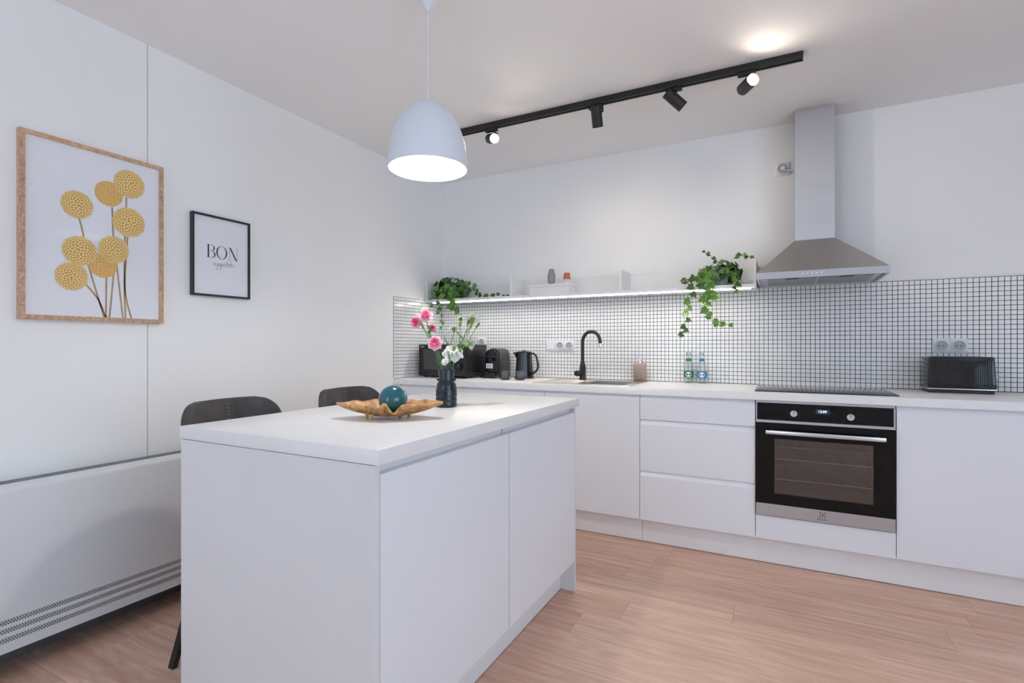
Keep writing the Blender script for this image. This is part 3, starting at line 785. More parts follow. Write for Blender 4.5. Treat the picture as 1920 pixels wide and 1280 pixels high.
def cup(x, y, lab):
    sv = B().lathe([(0, 0.0), (0.026, 0.0), (0.028, 0.004), (0.043, 0.010), (0.044, 0.012), (0.030, 0.008), (0.0, 0.007)], 28, (x, y, ZT)).build('saucer', 'cup')
    tag(sv, 'grey saucer under ' + lab[0], 'saucer', 'espresso saucers')
    c = thing('espresso_cup', lab[1], 'cup', (x, y, ZT + 0.0078), 'espresso cups')
    B().lathe([(0.0, 0.0), (0.024, 0.0), (0.026, 0.004), (0.0275, 0.055), (0.0255, 0.055), (0.024, 0.008), (0.0, 0.006)], 28, (x, y, ZT + 0.0078)).build('cup_body', 'cup', c)
    B().tube([(x + 0.025, y, ZT + 0.054), (x + 0.038, y - 0.002, ZT + 0.052), (x + 0.043, y - 0.003, ZT + 0.040), (x + 0.038, y - 0.002, ZT + 0.026), (x + 0.025, y, ZT + 0.022)], 0.003, 8).build('handle', 'cup', c)
cup(-1.742, 3.235, ('the cup in front of the coffee machine', 'grey espresso cup in front of the coffee machine'))
cup(-1.633, 3.252, ('the cup in front of the kettle', 'grey espresso cup in front of the kettle'))

sd = thing('soap_dispenser', 'beige square-shouldered soap bottle with a chrome pump', 'soap dispenser', (-0.862, 3.53, ZT))
B().box(-0.901, -0.823, 3.496, 3.560, ZT + 0.0005, ZT + 0.122, 0.012, 3).build('bottle', 'beige', sd)
B().lathe([(0.0, 0.1222), (0.016, 0.1222), (0.016, 0.138), (0.007, 0.142), (0.0065, 0.160), (0.011, 0.163), (0.011, 0.173), (0, 0.173)], 20, (-0.862, 3.528, ZT)).build('pump', 'chrome', sd)
B().tube([(-0.862, 3.528, ZT + 0.168), (-0.862, 3.500, ZT + 0.169), (-0.862, 3.487, ZT + 0.164)], 0.0035, 8).build('nozzle', 'chrome', sd)

def water(x, y, band, lab):
    w = thing('water_bottle', lab, 'bottle', (x, y, ZT), 'water bottles on the worktop')
    prof = [(0.0, 0.0005), (0.027, 0.0005), (0.030, 0.006), (0.0305, 0.10), (0.028, 0.115), (0.017, 0.148), (0.0145, 0.165), (0.0135, 0.182)]
    B().lathe(prof, 28, (x, y, ZT)).build('glass_body', 'bottle', w)
    B().lathe([(0.0145, 0.178), (0.0152, 0.180), (0.0152, 0.197), (0.0, 0.197)], 20, (x, y, ZT)).build('cap', 'alu', w)
    l1 = B().lathe([(0.0308, 0.036), (0.0308, 0.074)], 28, (x, y, ZT)).build('label_band', band, w)
    B().lathe([(0.0196, 0.141), (0.0172, 0.149), (0.0160, 0.158)], 24, (x, y, ZT)).build('neck_band', band, w)
    b = B(); n = 20
    ang0 = math.atan2(-y, -x)
    vs = []
    for i in range(n):
        t = 2 * math.pi * i / n; a = ang0 + 0.62 * math.cos(t)
        vs.append(b.bm.verts.new((x + 0.0313 * math.cos(a), y + 0.0313 * math.sin(a), ZT + 0.055 + 0.016 * math.sin(t))))
    cv = b.bm.verts.new((x + 0.0316 * math.cos(ang0), y + 0.0316 * math.sin(ang0), ZT + 0.055))
    for i in range(n): b.bm.faces.new((vs[i], vs[(i + 1) % n], cv))
    b.build('label_oval', 'labelw', l1)
    b = B(); m2 = 'orange' if band == 'blue' else 'ink2'
    for q in range(5):
        a = ang0 - 0.24 + q * 0.11
        b.box(x + 0.0325 * math.cos(a) - 0.001, x + 0.0325 * math.cos(a) + 0.001, y + 0.0318 * math.sin(a) - 0.001, y + 0.0318 * math.sin(a) + 0.001, ZT + 0.052, ZT + 0.058)
    b.build('label_mark', m2, l1, smooth=False)
water(-0.545, 3.530, 'green', 'clear glass water bottle with a green label')
water(-0.462, 3.520, 'blue', 'clear glass water bottle with a blue label')

ts = thing('toaster', 'black ribbed toaster with a chrome base line under the right-hand sockets', 'toaster', (0.80, 3.45, ZT))
T0, T1, TY0, TY1, TZ0, TZ1 = 0.662, 0.934, 3.365, 3.545, ZT + 0.018, 1.092
def taper(x0, x1, y0, y1, z0, z1, ix, iy):
    b = B(); bm = b.bm
    lo = [bm.verts.new(p) for p in ((x0, y0, z0), (x1, y0, z0), (x1, y1, z0), (x0, y1, z0))]
    hi = [bm.verts.new(p) for p in ((x0 + ix, y0 + iy, z1), (x1 - ix, y0 + iy, z1), (x1 - ix, y1 - iy, z1), (x0 + ix, y1 - iy, z1))]
    for i in range(4):
        j = (i + 1) % 4; bm.faces.new((lo[i], lo[j], hi[j], hi[i]))
    bm.faces.new(hi); bm.faces.new(lo[::-1])
    bmesh.ops.bevel(bm, geom=list(bm.edges), offset=0.006, segments=3, affect='EDGES', profile=0.5)
    return b
taper(T0, T1, TY0, TY1, TZ0 + 0.006, TZ1, 0.006, 0.012).build('shell', 'blackgloss', ts)
for q in range(34):
    xx = T0 + 0.018 + q * 0.0071
    f = lambda z: TY0 + 0.012 * (z - TZ0) / (TZ1 - TZ0)
    B().tube([(xx, f(TZ0 + 0.02) - 0.0002, TZ0 + 0.02), (xx, f(TZ1 - 0.018) - 0.0002, TZ1 - 0.018)], 0.0022, 6).build('rib', 'blackgloss', ts)
B().box(T0 - 0.001, T1 + 0.001, TY0 - 0.001, TY1 + 0.001, TZ0, TZ0 + 0.007, 0.003, 2).build('chrome_line', 'chrome', ts)
B().box(T0 + 0.008, T1 - 0.008, TY0 + 0.008, TY1 - 0.008, ZT + 0.0005, TZ0 + 0.001, 0.002, 1).build('base', 'black', ts)
for sy in (3.425, 3.475):
    B().box(T0 + 0.035, T1 - 0.035, sy, sy + 0.022, TZ1 - 0.001, TZ1 + 0.0012).build('bread_slot', 'vent', ts, smooth=False)
B().box(T1 - 0.004, T1 + 0.016, 3.44, 3.465, TZ0 + 0.115, TZ0 + 0.124, 0.002, 1).build('lever', 'chrome', ts)
B().cyl((T1 - 0.002, 3.42, TZ0 + 0.062), (T1 + 0.014, 3.42, TZ0 + 0.062), 0.011, n=20).build('dial', 'chrome', ts)

# ------------------------------------------------------------------ sockets
def outlet(x0, x1, z0, z1, n, lab, first_switch=False, plug=False, y=None):
    y = YB if y is None else y
    o = thing('wall_socket', lab, 'socket', ((x0 + x1) / 2, y, (z0 + z1) / 2), 'wall sockets')
    cf = B(); cf.box(x0, x1, y - 0.006, y - 0.0002, z0, z1, 0.0015, 2); cf.build('cover_frame', 'socket', o)
    w = (x1 - x0) / n; zc = (z0 + z1) / 2
    for i in range(n):
        xc = x0 + (i + 0.5) * w
        if first_switch and i == 0:
            B().box(xc - w * 0.36, xc + w * 0.36, y - 0.010, y - 0.006, zc - 0.028, zc + 0.028, 0.002, 1).build('rocker_switch', 'socket', o)
            continue
        mt = Matrix.Rotation(RAD(90), 3, 'X')
        r = min(w, z1 - z0) * 0.36
        B().box(xc - w * 0.44, xc + w * 0.44, y - 0.0085, y - 0.006, z0 + 0.007, z1 - 0.007, 0.001, 1).build('insert_plate', 'socket', o)
        k = B().lathe([(r + 0.004, 0.0085), (r + 0.003, 0.0150), (r, 0.0155), (r - 0.001, 0.0090), (0.0, 0.0088)], 28, (xc, y, zc), mt).build('socket_insert', 'socket', o)
        B().lathe([(r - 0.0015, 0.0092), (0.0, 0.0092)], 28, (xc, y, zc), mt).build('socket_floor', 'sockfl', k)
        b = B()
        for sx in (-1, 1):
            b.cyl((xc + sx * 0.0095, y - 0.0090, zc), (xc + sx * 0.0095, y - 0.0098, zc), 0.0036, n=10)
        b.build('pin_holes', 'dgrey', k, smooth=False)
        B().cyl((xc, y - 0.009, zc + r * 0.55), (xc, y - 0.0150, zc + r * 0.55), 0.0026, n=10).build('earth_pin', 'alu', k)
    return o
outlet(-1.572, -1.351, 1.108, 1.186, 3, 'white triple wall plate with a switch left of the tap', True)
outlet(0.722, 0.871, 1.109, 1.187, 2, 'white double wall socket above the toaster')
hs = outlet(-0.041, 0.040, 2.187, 2.268, 1, 'white single socket high on the wall beside the hood chimney', y=YB + 0.01)
outlet(-2.175, -2.095, 1.135, 1.213, 1, 'white single socket above the back of the microwave')
pl = thing('power_plug', 'white plug and short cable of the cooker hood in the high socket', 'plug', (0.0, YB - 0.01, 2.227))
B().cyl((0, YB + 0.0062, 2.226), (0, YB - 0.022, 2.226), 0.014, 0.012, 20).build('plug_body', 'white', pl)
B().tube([(0.0, YB - 0.02, 2.224), (0.01, YB - 0.026, 2.212), (0.03, YB - 0.022, 2.206), (0.059, YB - 0.02, 2.208)], 0.0032, 8).build('cable', 'white', pl)

# ------------------------------------------------------------------ pendant lamp
PX, PY = -1.20, 1.608
pd = thing('pendant_lamp', 'white dome pendant lamp hanging over the island', 'lamp', (PX, PY, 1.82))
B().lathe([(0.0, ZC - 0.001), (0.05, ZC - 0.001), (0.048, ZC - 0.012), (0.012, ZC - 0.075), (0.006, ZC - 0.080), (0.0, ZC - 0.080)], 36, (PX, PY, 0)).build('ceiling_rose', 'cord', pd)
B().tube([(PX, PY, ZC - 0.078), (PX, PY, 2.078)], 0.0026, 8).build('cable', 'cord', pd)
prof = []
zr, zt = 1.822, 2.082
for i in range(25):
    t = i / 24
    z = zr + (zt - zr) * t
    r = 0.150 * (1 - max(0.0, (t + 0.10) / 1.10) ** 2.55) ** 0.56
    prof.append((max(r, 0.003), z))
B().lathe(prof, 64, (PX, PY, 0)).build('shade_outside', 'shade', pd)
B().lathe([(0.150, zr), (0.147, zr - 0.001), (0.1455, zr + 0.001)] + [(max(r - 0.004, 0.002), z - 0.002 if z > zr + 0.01 else z + 0.002) for r, z in prof[1:]], 64, (PX, PY, 0)).build('shade_inside', 'shadein', pd)
B().lathe([(0.0, 2.06), (0.016, 2.06), (0.016, 1.985), (0.0, 1.985)], 24, (PX, PY, 0)).build('lamp_holder', 'white', pd)
B().sphere((PX, PY, 1.945), (0.036, 0.036, 0.042), 24, 16).build('bulb', 'bulb', pd)
ld = bpy.data.lights.new('bulb_light', 'POINT'); ld.energy = 17; ld.color = (1.0, 0.97, 0.93); ld.shadow_soft_size = 0.035
lo_ = bpy.data.objects.new('bulb_light', ld); COL.objects.link(lo_); lo_.parent = pd; lo_.matrix_parent_inverse = wm(pd).inverted(); lo_.location = (PX, PY, 1.885)

# ------------------------------------------------------------------ track with four spotlights
tr_ = thing('track_rail', 'black ceiling track rail carrying four spotlights', 'track', (-0.92, 2.74, ZC))
b = B(); b.prism([(2.722, 2.466), (2.733, 2.466), (2.733, 2.480), (2.746, 2.480), (2.746, 2.466), (2.757, 2.466), (2.757, ZC - 0.0005), (2.722, ZC - 0.0005)], -1.93, 0.078, lambda p, q, a: (a, p, q))
b.build('rail', 'blackmat', tr_, smooth=False)
for x in (-1.932, 0.078):
    B().box(x, x + 0.004, 2.721, 2.758, 2.465, ZC - 0.0005).build('end_cap', 'blackmat', tr_, smooth=False)
SPOTS = [(-1.565, (0.609, -0.573, -0.30), 'black track spotlight nearest the pendant lamp, lens towards the room', 8, 45),
         (-0.905, (-0.05, 0.47, -0.88), 'black track spotlight pointing down, second from the pendant lamp', 10, 70),
         (-0.490, (0.655, 0.434, -0.618), 'black track spotlight tilted to the right, third from the pendant lamp', 7, 60),
         (-0.150, (0.475, -0.876, -0.06), 'black track spotlight at the right end, lit lens facing the room', 2.6, 75)]
for x, dv, lab, en, cone in SPOTS:
    d = Vector(dv).normalized(); c = Vector((x, 2.74, 2.405))
    sp = thing('track_spotlight', lab, 'spotlight', (x, 2.74, 2.466), 'spotlights on the ceiling track')
    B().box(x - 0.045, x + 0.035, 2.728, 2.752, 2.448, 2.4665, 0.002, 1).build('track_adapter', 'blackmat', sp)
    ax = Vector((0, 0, 1)).cross(d).normalized()
    side = ax * (0.034 if x not in (-0.905, -0.490) else -0.034)
    p = c - d * 0.02
    B().tube([(x, 2.74, 2.45), tuple(Vector((x, 2.74, 2.44)) + side), tuple(p + side)], 0.005, 8).build('arm', 'blackmat', sp)
    hd_ = B()
    hd_.cyl(p - side * 0.1, p + side * 1.1, 0.004, n=8)
    L0, L1 = c - d * 0.055, c + d * 0.055
    hd_.cyl(L0, L1, 0.029, n=32, caps=False); hd_.cyl(L0 - d * 0.0001, L0 - d * 0.004, 0.029, 0.025, 32)
    hd_.cyl(L1, L1 - d * 0.012, 0.0265, 0.024, 32, caps=False)
    hd_.build('lamp_head', 'blackmat', sp)
    B().cyl(L1 - d * 0.006, L1 - d * 0.009, 0.0262, n=32).build('lens', 'lens', sp)
    l = bpy.data.lights.new('spot_light', 'SPOT'); l.energy = en; l.color = (1.0, 0.88, 0.74)
    l.spot_size = RAD(cone * 2); l.spot_blend = 1.0; l.shadow_soft_size = 0.02
    lo = bpy.data.objects.new('spot_light', l); COL.objects.link(lo)
    lo.parent = sp; lo.matrix_parent_inverse = wm(sp).inverted()
    lo.location = L1 + d * 0.004
    lo.rotation_euler = d.to_track_quat('-Z', 'Y').to_euler()

# ------------------------------------------------------------------ pictures on the left wall
def framed(y0, y1, z0, z1, w, depth, fm, pm, name, lab):
    p = thing(name, lab, 'picture', (XL, (y0 + y1) / 2, z0))
    xa, xb = XL + 0.0005, XL + depth
    for nm, poly in (('frame_rail', [(y0, z1), (y1, z1), (y1 - w, z1 - w), (y0 + w, z1 - w)]), ('frame_rail', [(y0, z0), (y1, z0), (y1 - w, z0 + w), (y0 + w, z0 + w)]),
                     ('frame_stile', [(y0, z0), (y0, z1), (y0 + w, z1 - w), (y0 + w, z0 + w)]), ('frame_stile', [(y1, z0), (y1, z1), (y1 - w, z1 - w), (y1 - w, z0 + w)])):
        B().prism(poly, xa, xb, lambda q, r, a: (a, q, r)).build(nm, fm, p, smooth=False)
    xp = xb - 0.008
    pr = B().box(xa, xp, y0 + w * 0.9, y1 - w * 0.9, z0 + w * 0.9, z1 - w * 0.9).build('print', pm, p, smooth=False)
    xg = xb - 0.004
    B().quad((xg, y0 + w, z0 + w), (xg, y1 - w, z0 + w), (xg, y1 - w, z1 - w), (xg, y0 + w, z1 - w)).build('glazing', 'picglass', p, smooth=False)
    return p, pr, xp
p1, pr1, xp1 = framed(0.861, 1.366, 1.250, 1.961, 0.017, 0.026, 'oak', 'paper', 'framed_flower_print', 'large oak-framed print of yellow ball flowers on the left wall')
HEADS = [(1.131, 1.484, 0.052, 0, 'yel2'), (1.152, 1.787, 0.052, 0, 'yel2'), (1.041, 1.715, 0.055, 1, 'yel'), (1.229, 1.848, 0.060, 2, 'yel'), (1.227, 1.682, 0.063, 2, 'yel'),
         (1.050, 1.531, 0.059, 2, 'yel'), (1.170, 1.555, 0.057, 3, 'yel'), (1.023, 1.425, 0.055, 2, 'yel')]
STEMS = [[(1.048, 1.663), (1.062, 1.597), (1.075, 1.50), (1.103, 1.386), (1.135, 1.268)], [(1.066, 1.404), (1.112, 1.343), (1.141, 1.268)], [(1.164, 1.734), (1.168, 1.617), (1.172, 1.50), (1.154, 1.268)],
         [(1.143, 1.445), (1.141, 1.268)], [(1.218, 1.79), (1.212, 1.603), (1.210, 1.419), (1.214, 1.268)], [(1.223, 1.63), (1.212, 1.397), (1.237, 1.268)], [(1.18, 1.50), (1.204, 1.268)]]
def smooth_path(P, n=6):
    out = []
    P = [Vector(p) for p in P]
    for i in range(len(P) - 1):
        p0, p1_, p2, p3 = P[max(i - 1, 0)], P[i], P[i + 1], P[min(i + 2, len(P) - 1)]
        for k in range(n):
            t = k / n
            out.append(0.5 * ((2 * p1_) + (p2 - p0) * t + (2 * p0 - 5 * p1_ + 4 * p2 - p3) * t * t + (3 * p1_ - p0 - 3 * p2 + p3) * t ** 3))
    out.append(P[-1]); return out
def ribbon(P, w, x, smooth=True):
    b = B(); P = smooth_path([Vector((p[0], p[1])) for p in P]) if smooth else [Vector(p) for p in P]
    prev = None
    for i, p in enumerate(P):
        d = (P[min(i + 1, len(P) - 1)] - P[max(i - 1, 0)]).normalized(); nrm = Vector((-d.y, d.x)) * w / 2
        cur = (b.bm.verts.new((x, p.x + nrm.x, p.y + nrm.y)), b.bm.verts.new((x, p.x - nrm.x, p.y - nrm.y)))
        if prev: b.bm.faces.new((prev[0], cur[0], cur[1], prev[1]))
        prev = cur
    return b
for st in STEMS:
    ribbon(st, 0.0068, xp1 + 0.0003).build('printed_stem', 'pstem', pr1, smooth=False)
for i, (cy, cz, r, _, mk) in enumerate(HEADS):
    b = B(); n = 96; x = xp1 + 0.0006 + i * 0.0002
    vs_ = [b.bm.verts.new((x, cy + r * (1 + 0.012 * math.sin(29 * t)) * math.cos(t), cz + r * (1 + 0.012 * math.sin(31 * t)) * math.sin(t))) for t in [2 * math.pi * k / n for k in range(n)]]
    b.bm.faces.new(vs_)
    fl = b.build('printed_flower', 'yelbase' if mk == 'yel' else mk, pr1, smooth=False)
    if mk == 'yel':                                 # the tiny florets of the ball, printed in rising spirals
        b = B(); N_ = 150
        for k in range(N_):
            th = math.acos(1 - 0.93 * (k + 0.5) / N_); a = k * 2.39996 + i
            q = r * 0.98 * math.sin(th); fs = r * 0.080
            ca, sa = math.cos(a), math.sin(a)
            pts = []
            for j in range(7):
                w = 2 * math.pi * j / 7; pr_, pt_ = fs * math.cos(w) * max(0.35, math.cos(th)), fs * math.sin(w)
                pts.append(b.bm.verts.new((x + 0.0001, cy + (q + pr_) * ca - pt_ * sa, cz + (q + pr_) * sa + pt_ * ca)))
            b.bm.faces.new(pts)
        b.build('printed_florets', 'yeldot', fl, smooth=False)['kind'] = 'stuff'

p2, pr2, xp2 = framed(1.498, 1.803, 1.394, 1.796, 0.010, 0.022, 'frameb', 'paper2', 'framed_word_print', 'small black-framed print reading BON appétit on the left wall')
xi = xp2 + 0.0004
def lpoly(b, pts): b.bm.faces.new([b.bm.verts.new((xi, p, q)) for p, q in pts])
def rect(b, y0, y1, z0, z1): lpoly(b, [(y0, z0), (y1, z0), (y1, z1), (y0, z1)])
def crescent(b, cy, cz, ry, rz, iy, irx, irz, a0, a1, n=24):
    for i in range(n):
        t0, t1 = a0 + (a1 - a0) * i / n, a0 + (a1 - a0) * (i + 1) / n
        lpoly(b, [(cy + ry * math.cos(t0), cz + rz * math.sin(t0)), (cy + ry * math.cos(t1), cz + rz * math.sin(t1)),
                  (iy + irx * math.cos(t1), cz + irz * math.sin(t1)), (iy + irx * math.cos(t0), cz + irz * math.sin(t0))])
zb_, hh = 1.586, 0.064
b = B()                                             # B
y = 1.571
rect(b, y + 0.006, y + 0.0135, zb_, zb_ + hh); rect(b, y, y + 0.028, zb_, zb_ + 0.0014); rect(b, y, y + 0.026, zb_ + hh - 0.0014, zb_ + hh); rect(b, y + 0.012, y + 0.028, zb_ + hh * 0.53, zb_ + hh * 0.53 + 0.0012)
crescent(b, y + 0.026, zb_ + hh * 0.765, 0.0165, hh * 0.235, y + 0.026, 0.0105, hh * 0.213, -math.pi / 2, math.pi / 2)
crescent(b, y + 0.027, zb_ + hh * 0.27, 0.0195, hh * 0.27, y + 0.027, 0.0125, hh * 0.248, -math.pi / 2, math.pi / 2)
b.build('letter', 'ink', pr2, smooth=False)
b = B()                                             # O
crescent(b, 1.650, zb_ + hh / 2, 0.0285, hh * 0.52, 1.650, 0.0215, hh * 0.495, 0, 2 * math.pi, 48)
b.build('letter', 'ink', pr2, smooth=False)
b = B(); y = 1.686                                  # N
rect(b, y + 0.006, y + 0.0074, zb_, zb_ + hh); rect(b, y + 0.046, y + 0.0474, zb_, zb_ + hh); rect(b, y, y + 0.0135, zb_, zb_ + 0.0014); rect(b, y + 0.040, y + 0.0535, zb_ + hh - 0.0014, zb_ + hh); rect(b, y - 0.001, y + 0.010, zb_ + hh - 0.0014, zb_ + hh)
lpoly(b, [(y + 0.0045, zb_ + hh), (y + 0.0125, zb_ + hh), (y + 0.0474, zb_), (y + 0.0400, zb_)])
b.build('letter', 'ink', pr2, smooth=False)
SC = [[(0.016, .55), (0.009, .70), (0.002, .45), (0.006, .12), (0.013, .35), (0.016, .62), (0.016, .2), (0.021, .05), (0.025, .3)],                 # a
      [(0.024, .3), (0.029, .62), (0.026, -.3), (0.021, -.95), (0.024, -.5), (0.029, .3), (0.034, .66), (0.039, .45), (0.035, .1), (0.030, .15), (0.040, .15)],   # p
      [(0.040, .15), (0.046, .62), (0.043, -.3), (0.038, -.95), (0.041, -.5), (0.046, .3), (0.051, .66), (0.056, .45), (0.052, .1), (0.047, .15), (0.057, .15)],   # p
      [(0.057, .15), (0.064, .5), (0.062, .66), (0.058, .4), (0.062, .08), (0.069, .25)], [(0.063, .88), (0.067, 1.1)],                                # é
      [(0.069, .25), (0.078, 1.25), (0.074, .4), (0.077, .08), (0.082, .3)], [(0.069, .78), (0.098, .66)],                                            # t
      [(0.082, .3), (0.085, .6), (0.084, .2), (0.088, .1), (0.091, .3)], [(0.0865, .85), (0.087, .92)],                                               # i
      [(0.091, .3), (0.099, 1.2), (0.095, .35), (0.099, .08), (0.112, .35)], [(0.090, .80), (0.120, .60)]]                                            # t
for st in SC:
    ribbon([(1.603 + p, 1.549 + q * 0.021) for p, q in st], 0.0013, xi).build('script_stroke', 'ink2', pr2, smooth=False)

# ------------------------------------------------------------------ convector heater on the left wall
HF, HZ0, HZ1, HYA, HYB = -2.360, 0.096, 0.656, -0.30, 1.75
ht = thing('convector_heater', 'long white convector heater standing along the left wall', 'heater', (-2.44, 0.7, 0))
poly = [(HF, HZ0), (HF, HZ1 - 0.012), (HF - 0.004, HZ1 - 0.003), (HF - 0.014, HZ1), (-2.455, HZ1), (-2.455, HZ1 - 0.02), (HF - 0.02, HZ1 - 0.02), (HF - 0.02, HZ0)]
B().prism(poly, HYA, HYB, lambda p, q, a: (p, a, q)).build('casing', 'heater', ht)
b = B(); b.box(-2.52, HF - 0.021, HYA, HYA + 0.01, HZ0, HZ1 - 0.021); b.box(-2.52, HF - 0.021, HYB - 0.01, HYB, HZ0, HZ1 - 0.021); b.build('side_cheek', 'heater', ht, smooth=False)
B().box(-2.522, -2.508, HYA + 0.01, HYB - 0.01, 0.002, 0.60).build('back_plate', 'hdark', ht, smooth=False)
B().box(-2.507, HF - 0.03, HYA + 0.011, HYB - 0.011, HZ0 + 0.03, HZ0 + 0.04).build('bottom_tray', 'hdark', ht, smooth=False)
for k in range(4):
    x = -2.524 + k * 0.0185
    B().box(x, x + 0.009, HYA, HYB, HZ1 - 0.012, HZ1 - 0.001).build('grille_bar', 'grille', ht, smooth=False)
B().box(-2.524, -2.456, HYA + 0.01, HYB - 0.01, HZ1 - 0.040, HZ1 - 0.03).build('grille_well', 'hdark', ht, smooth=False)
for zc in (0.201, 0.1715, 0.140):
    V, Fc = [], []
    for i in range(int((HYB - HYA - 0.06) / 0.0075)):
        for k in range(3):
            y = HYA + 0.03 + i * 0.0075 + (0.0032 if k == 1 else 0); z = zc + (k - 1) * 0.0056; n = len(V)
            V += [(HF + 0.0003, y, z - 0.002), (HF + 0.0003, y + 0.0046, z - 0.002), (HF + 0.0003, y + 0.0046, z + 0.002), (HF + 0.0003, y, z + 0.002)]
            Fc.append((n, n + 1, n + 2, n + 3))
    me = bpy.data.meshes.new('vent_holes'); me.from_pydata(V, [], Fc); me.materials.append(M['vent'])
    put('vent_holes', me, ht)['kind'] = 'stuff'
for y in (0.1, 1.62):
    B().box(-2.50, HF - 0.05, y, y + 0.04, 0.001, HZ0 + 0.03).build('foot', 'hdark', ht, smooth=False)

# ------------------------------------------------------------------ counter stools
def stool():
    st = thing('counter_stool', '', 'stool', (0, 0, 0), 'stools at the island')
    def grid(nu, nv, f):
        b = B(); g = [[b.bm.verts.new(f(i / nu * 2 - 1, j / nv)) for i in range(nu + 1)] for j in range(nv + 1)]
        for j in range(nv):
            for i in range(nu): b.bm.faces.new((g[j][i], g[j][i + 1], g[j + 1][i + 1], g[j + 1][i]))
        return b
    hw, zb, zt, rr = 0.200, 0.66, 0.940, 0.085
    def bf(u, v):
        z = zb + (zt - zb) * v
        k = max(0.0, z - (zt - rr))
        w = hw - rr + math.sqrt(max(0.0, rr * rr - k * k)) if k > 0 else hw
        y = u * w
        return (-0.185 - 0.045 * v + 0.075 * (abs(y) / hw) ** 2.2, y, z)
    bk = grid(28, 40, bf).build('backrest', 'leather', st)
    md = bk.modifiers.new('thickness', 'SOLIDIFY'); md.thickness = 0.034; md.offset = 0
    md = bk.modifiers.new('round', 'BEVEL'); md.width = 0.008; md.segments = 3; md.limit_method = 'ANGLE'; md.angle_limit = RAD(55)
    b = B()
    for i in range(17):
        z = 0.70 + i * 0.0138
        x = bf(0, (z - zb) / (zt - zb))[0] + 0.0175
        b.tube([(x, -0.0055, z), (x + 0.001, 0.0, z - 0.005)], 0.0011, 5); b.tube([(x, 0.0055, z), (x + 0.001, 0.0, z - 0.005)], 0.0011, 5)
    b.build('stitching', 'stitch', bk)['kind'] = 'stuff'
    B().tube([tuple(Vector(bf(0, v / 12)) + Vector((0.0172, 0, 0))) for v in range(0, 12)], 0.0018, 6).build('seam', 'leather', bk)
    B().box(-0.20, -0.15, -0.03, 0.03, 0.60, 0.70, 0.006, 2).build('back_bracket', 'blackmat', st)
    b = B(); b.box(-0.165, 0.205, -0.165, 0.165, 0.585, 0.655, 0.03, 4); b.build('seat', 'leather', st)
    for sx in (-1, 1):
        for sy in (-1, 1):
            b = B(); p0, p1 = Vector((sx * 0.105, sy * 0.10, 0.588)), Vector((sx * 0.198, sy * 0.214, 0.0))
            b.prism([(-0.016, -0.010), (0.016, -0.010), (0.016, 0.010), (-0.016, 0.010)], 0, 1, lambda p, q, a: tuple(p0.lerp(p1, a) + Vector((p, q, 0)) * (1.1 - 0.25 * a)))
            b.build('leg', 'blackmat', st, smooth=False)
    b = B(); fr = 0.25; k = 1 - fr / 0.588; q = [(sx * (0.105 + 0.093 * k), sy * (0.10 + 0.114 * k), fr) for sx, sy in ((-1, -1), (1, -1), (1, 1), (-1, 1))]
    for i in range(4): b.tube([q[i], q[(i + 1) % 4]], 0.008, 8)
    b.build('footrest', 'blackmat', st)
    return st
s1 = stool(); s1['label'] = 'dark leather counter stool at the end of the island nearest the camera'
s2 = copy_tree(s1); s2['label'] = 'dark leather counter stool further back, beside the wooden bowl'
s1.location = (-1.735, 1.298, 0); s2.location = (-1.735, 1.915, 0)

# ------------------------------------------------------------------ wooden bowl, ball
EX, EY = Vector((0.8866, 0.4625, 0)), Vector((-0.4625, 0.8866, 0))      # bowl axes on the table
BC = Vector((-1.188, 1.379, 0.903))
bw = thing('wooden_bowl', 'rustic teak root bowl with pointed ends and peg feet', 'bowl', BC)
b = B(); NU, NV = 44, 14; g = []
for i in range(NU + 1):
    u = i / NU * 2 - 1; au = abs(u); row = []
    hwid = 0.088 * max(0.0, 1 - au ** 1.75) ** 0.9 + 0.006
    keel = 0.0085 + 0.040 * au ** 2.0 + (0.004 if u > 0 else 0.0) * au
    for j in range(NV + 1):
        v = j / NV * 2 - 1
        rim = 0.036 * (1 - au ** 2.2) + 0.002
        if v < 0:                                   # near side: a peak, then a scoop
            rim += 0.016 * math.exp(-((u - 0.02) / 0.07) ** 2) - 0.020 * math.exp(-((u - 0.18) / 0.09) ** 2) - 0.004 * math.exp(-((u + 0.2) / 0.12) ** 2)
        else:
            rim += 0.012 * math.exp(-((u + 0.35) / 0.12) ** 2) + 0.006 * math.exp(-((u - 0.28) / 0.15) ** 2)
        wobble = 0.0025 * math.sin(9 * u + 2 * v) + 0.0015 * math.sin(23 * u)
        z = keel + rim * abs(v) ** 1.8 + wobble * abs(v)
        p = BC + EX * (u * 0.180) + EY * (v * hwid * (1 + 0.06 * math.sin(7 * u + 1))) + Vector((0, 0, z))
        row.append(b.bm.verts.new(p))
    g.append(row)
for i in range(NU):
    for j in range(NV): b.bm.faces.new((g[i][j], g[i + 1][j], g[i + 1][j + 1], g[i][j + 1]))
body = b.build('bowl_body', 'teak', bw, angle=60)
md = body.modifiers.new('thickness', 'SOLIDIFY'); md.thickness = 0.007; md.offset = 0
for du, dv in ((-0.072, -0.028), (-0.050, -0.052), (0.028, 0.026), (0.058, 0.030)):
    p = BC + EX * du + EY * dv
    B().cyl(p, p + Vector((0, 0, 0.021)), 0.0052, 0.0062, 12).build('peg_foot', 'teak', bw)
p = BC + EX * 0.007 + EY * 0.012
ball = B().sphere((p.x, p.y, 0.903 + 0.0125 + 0.049), 0.049, 48, 28).build('decorative_ball', 'teal')
tag(ball, 'glossy teal ceramic ball lying in the wooden bowl', 'ball')

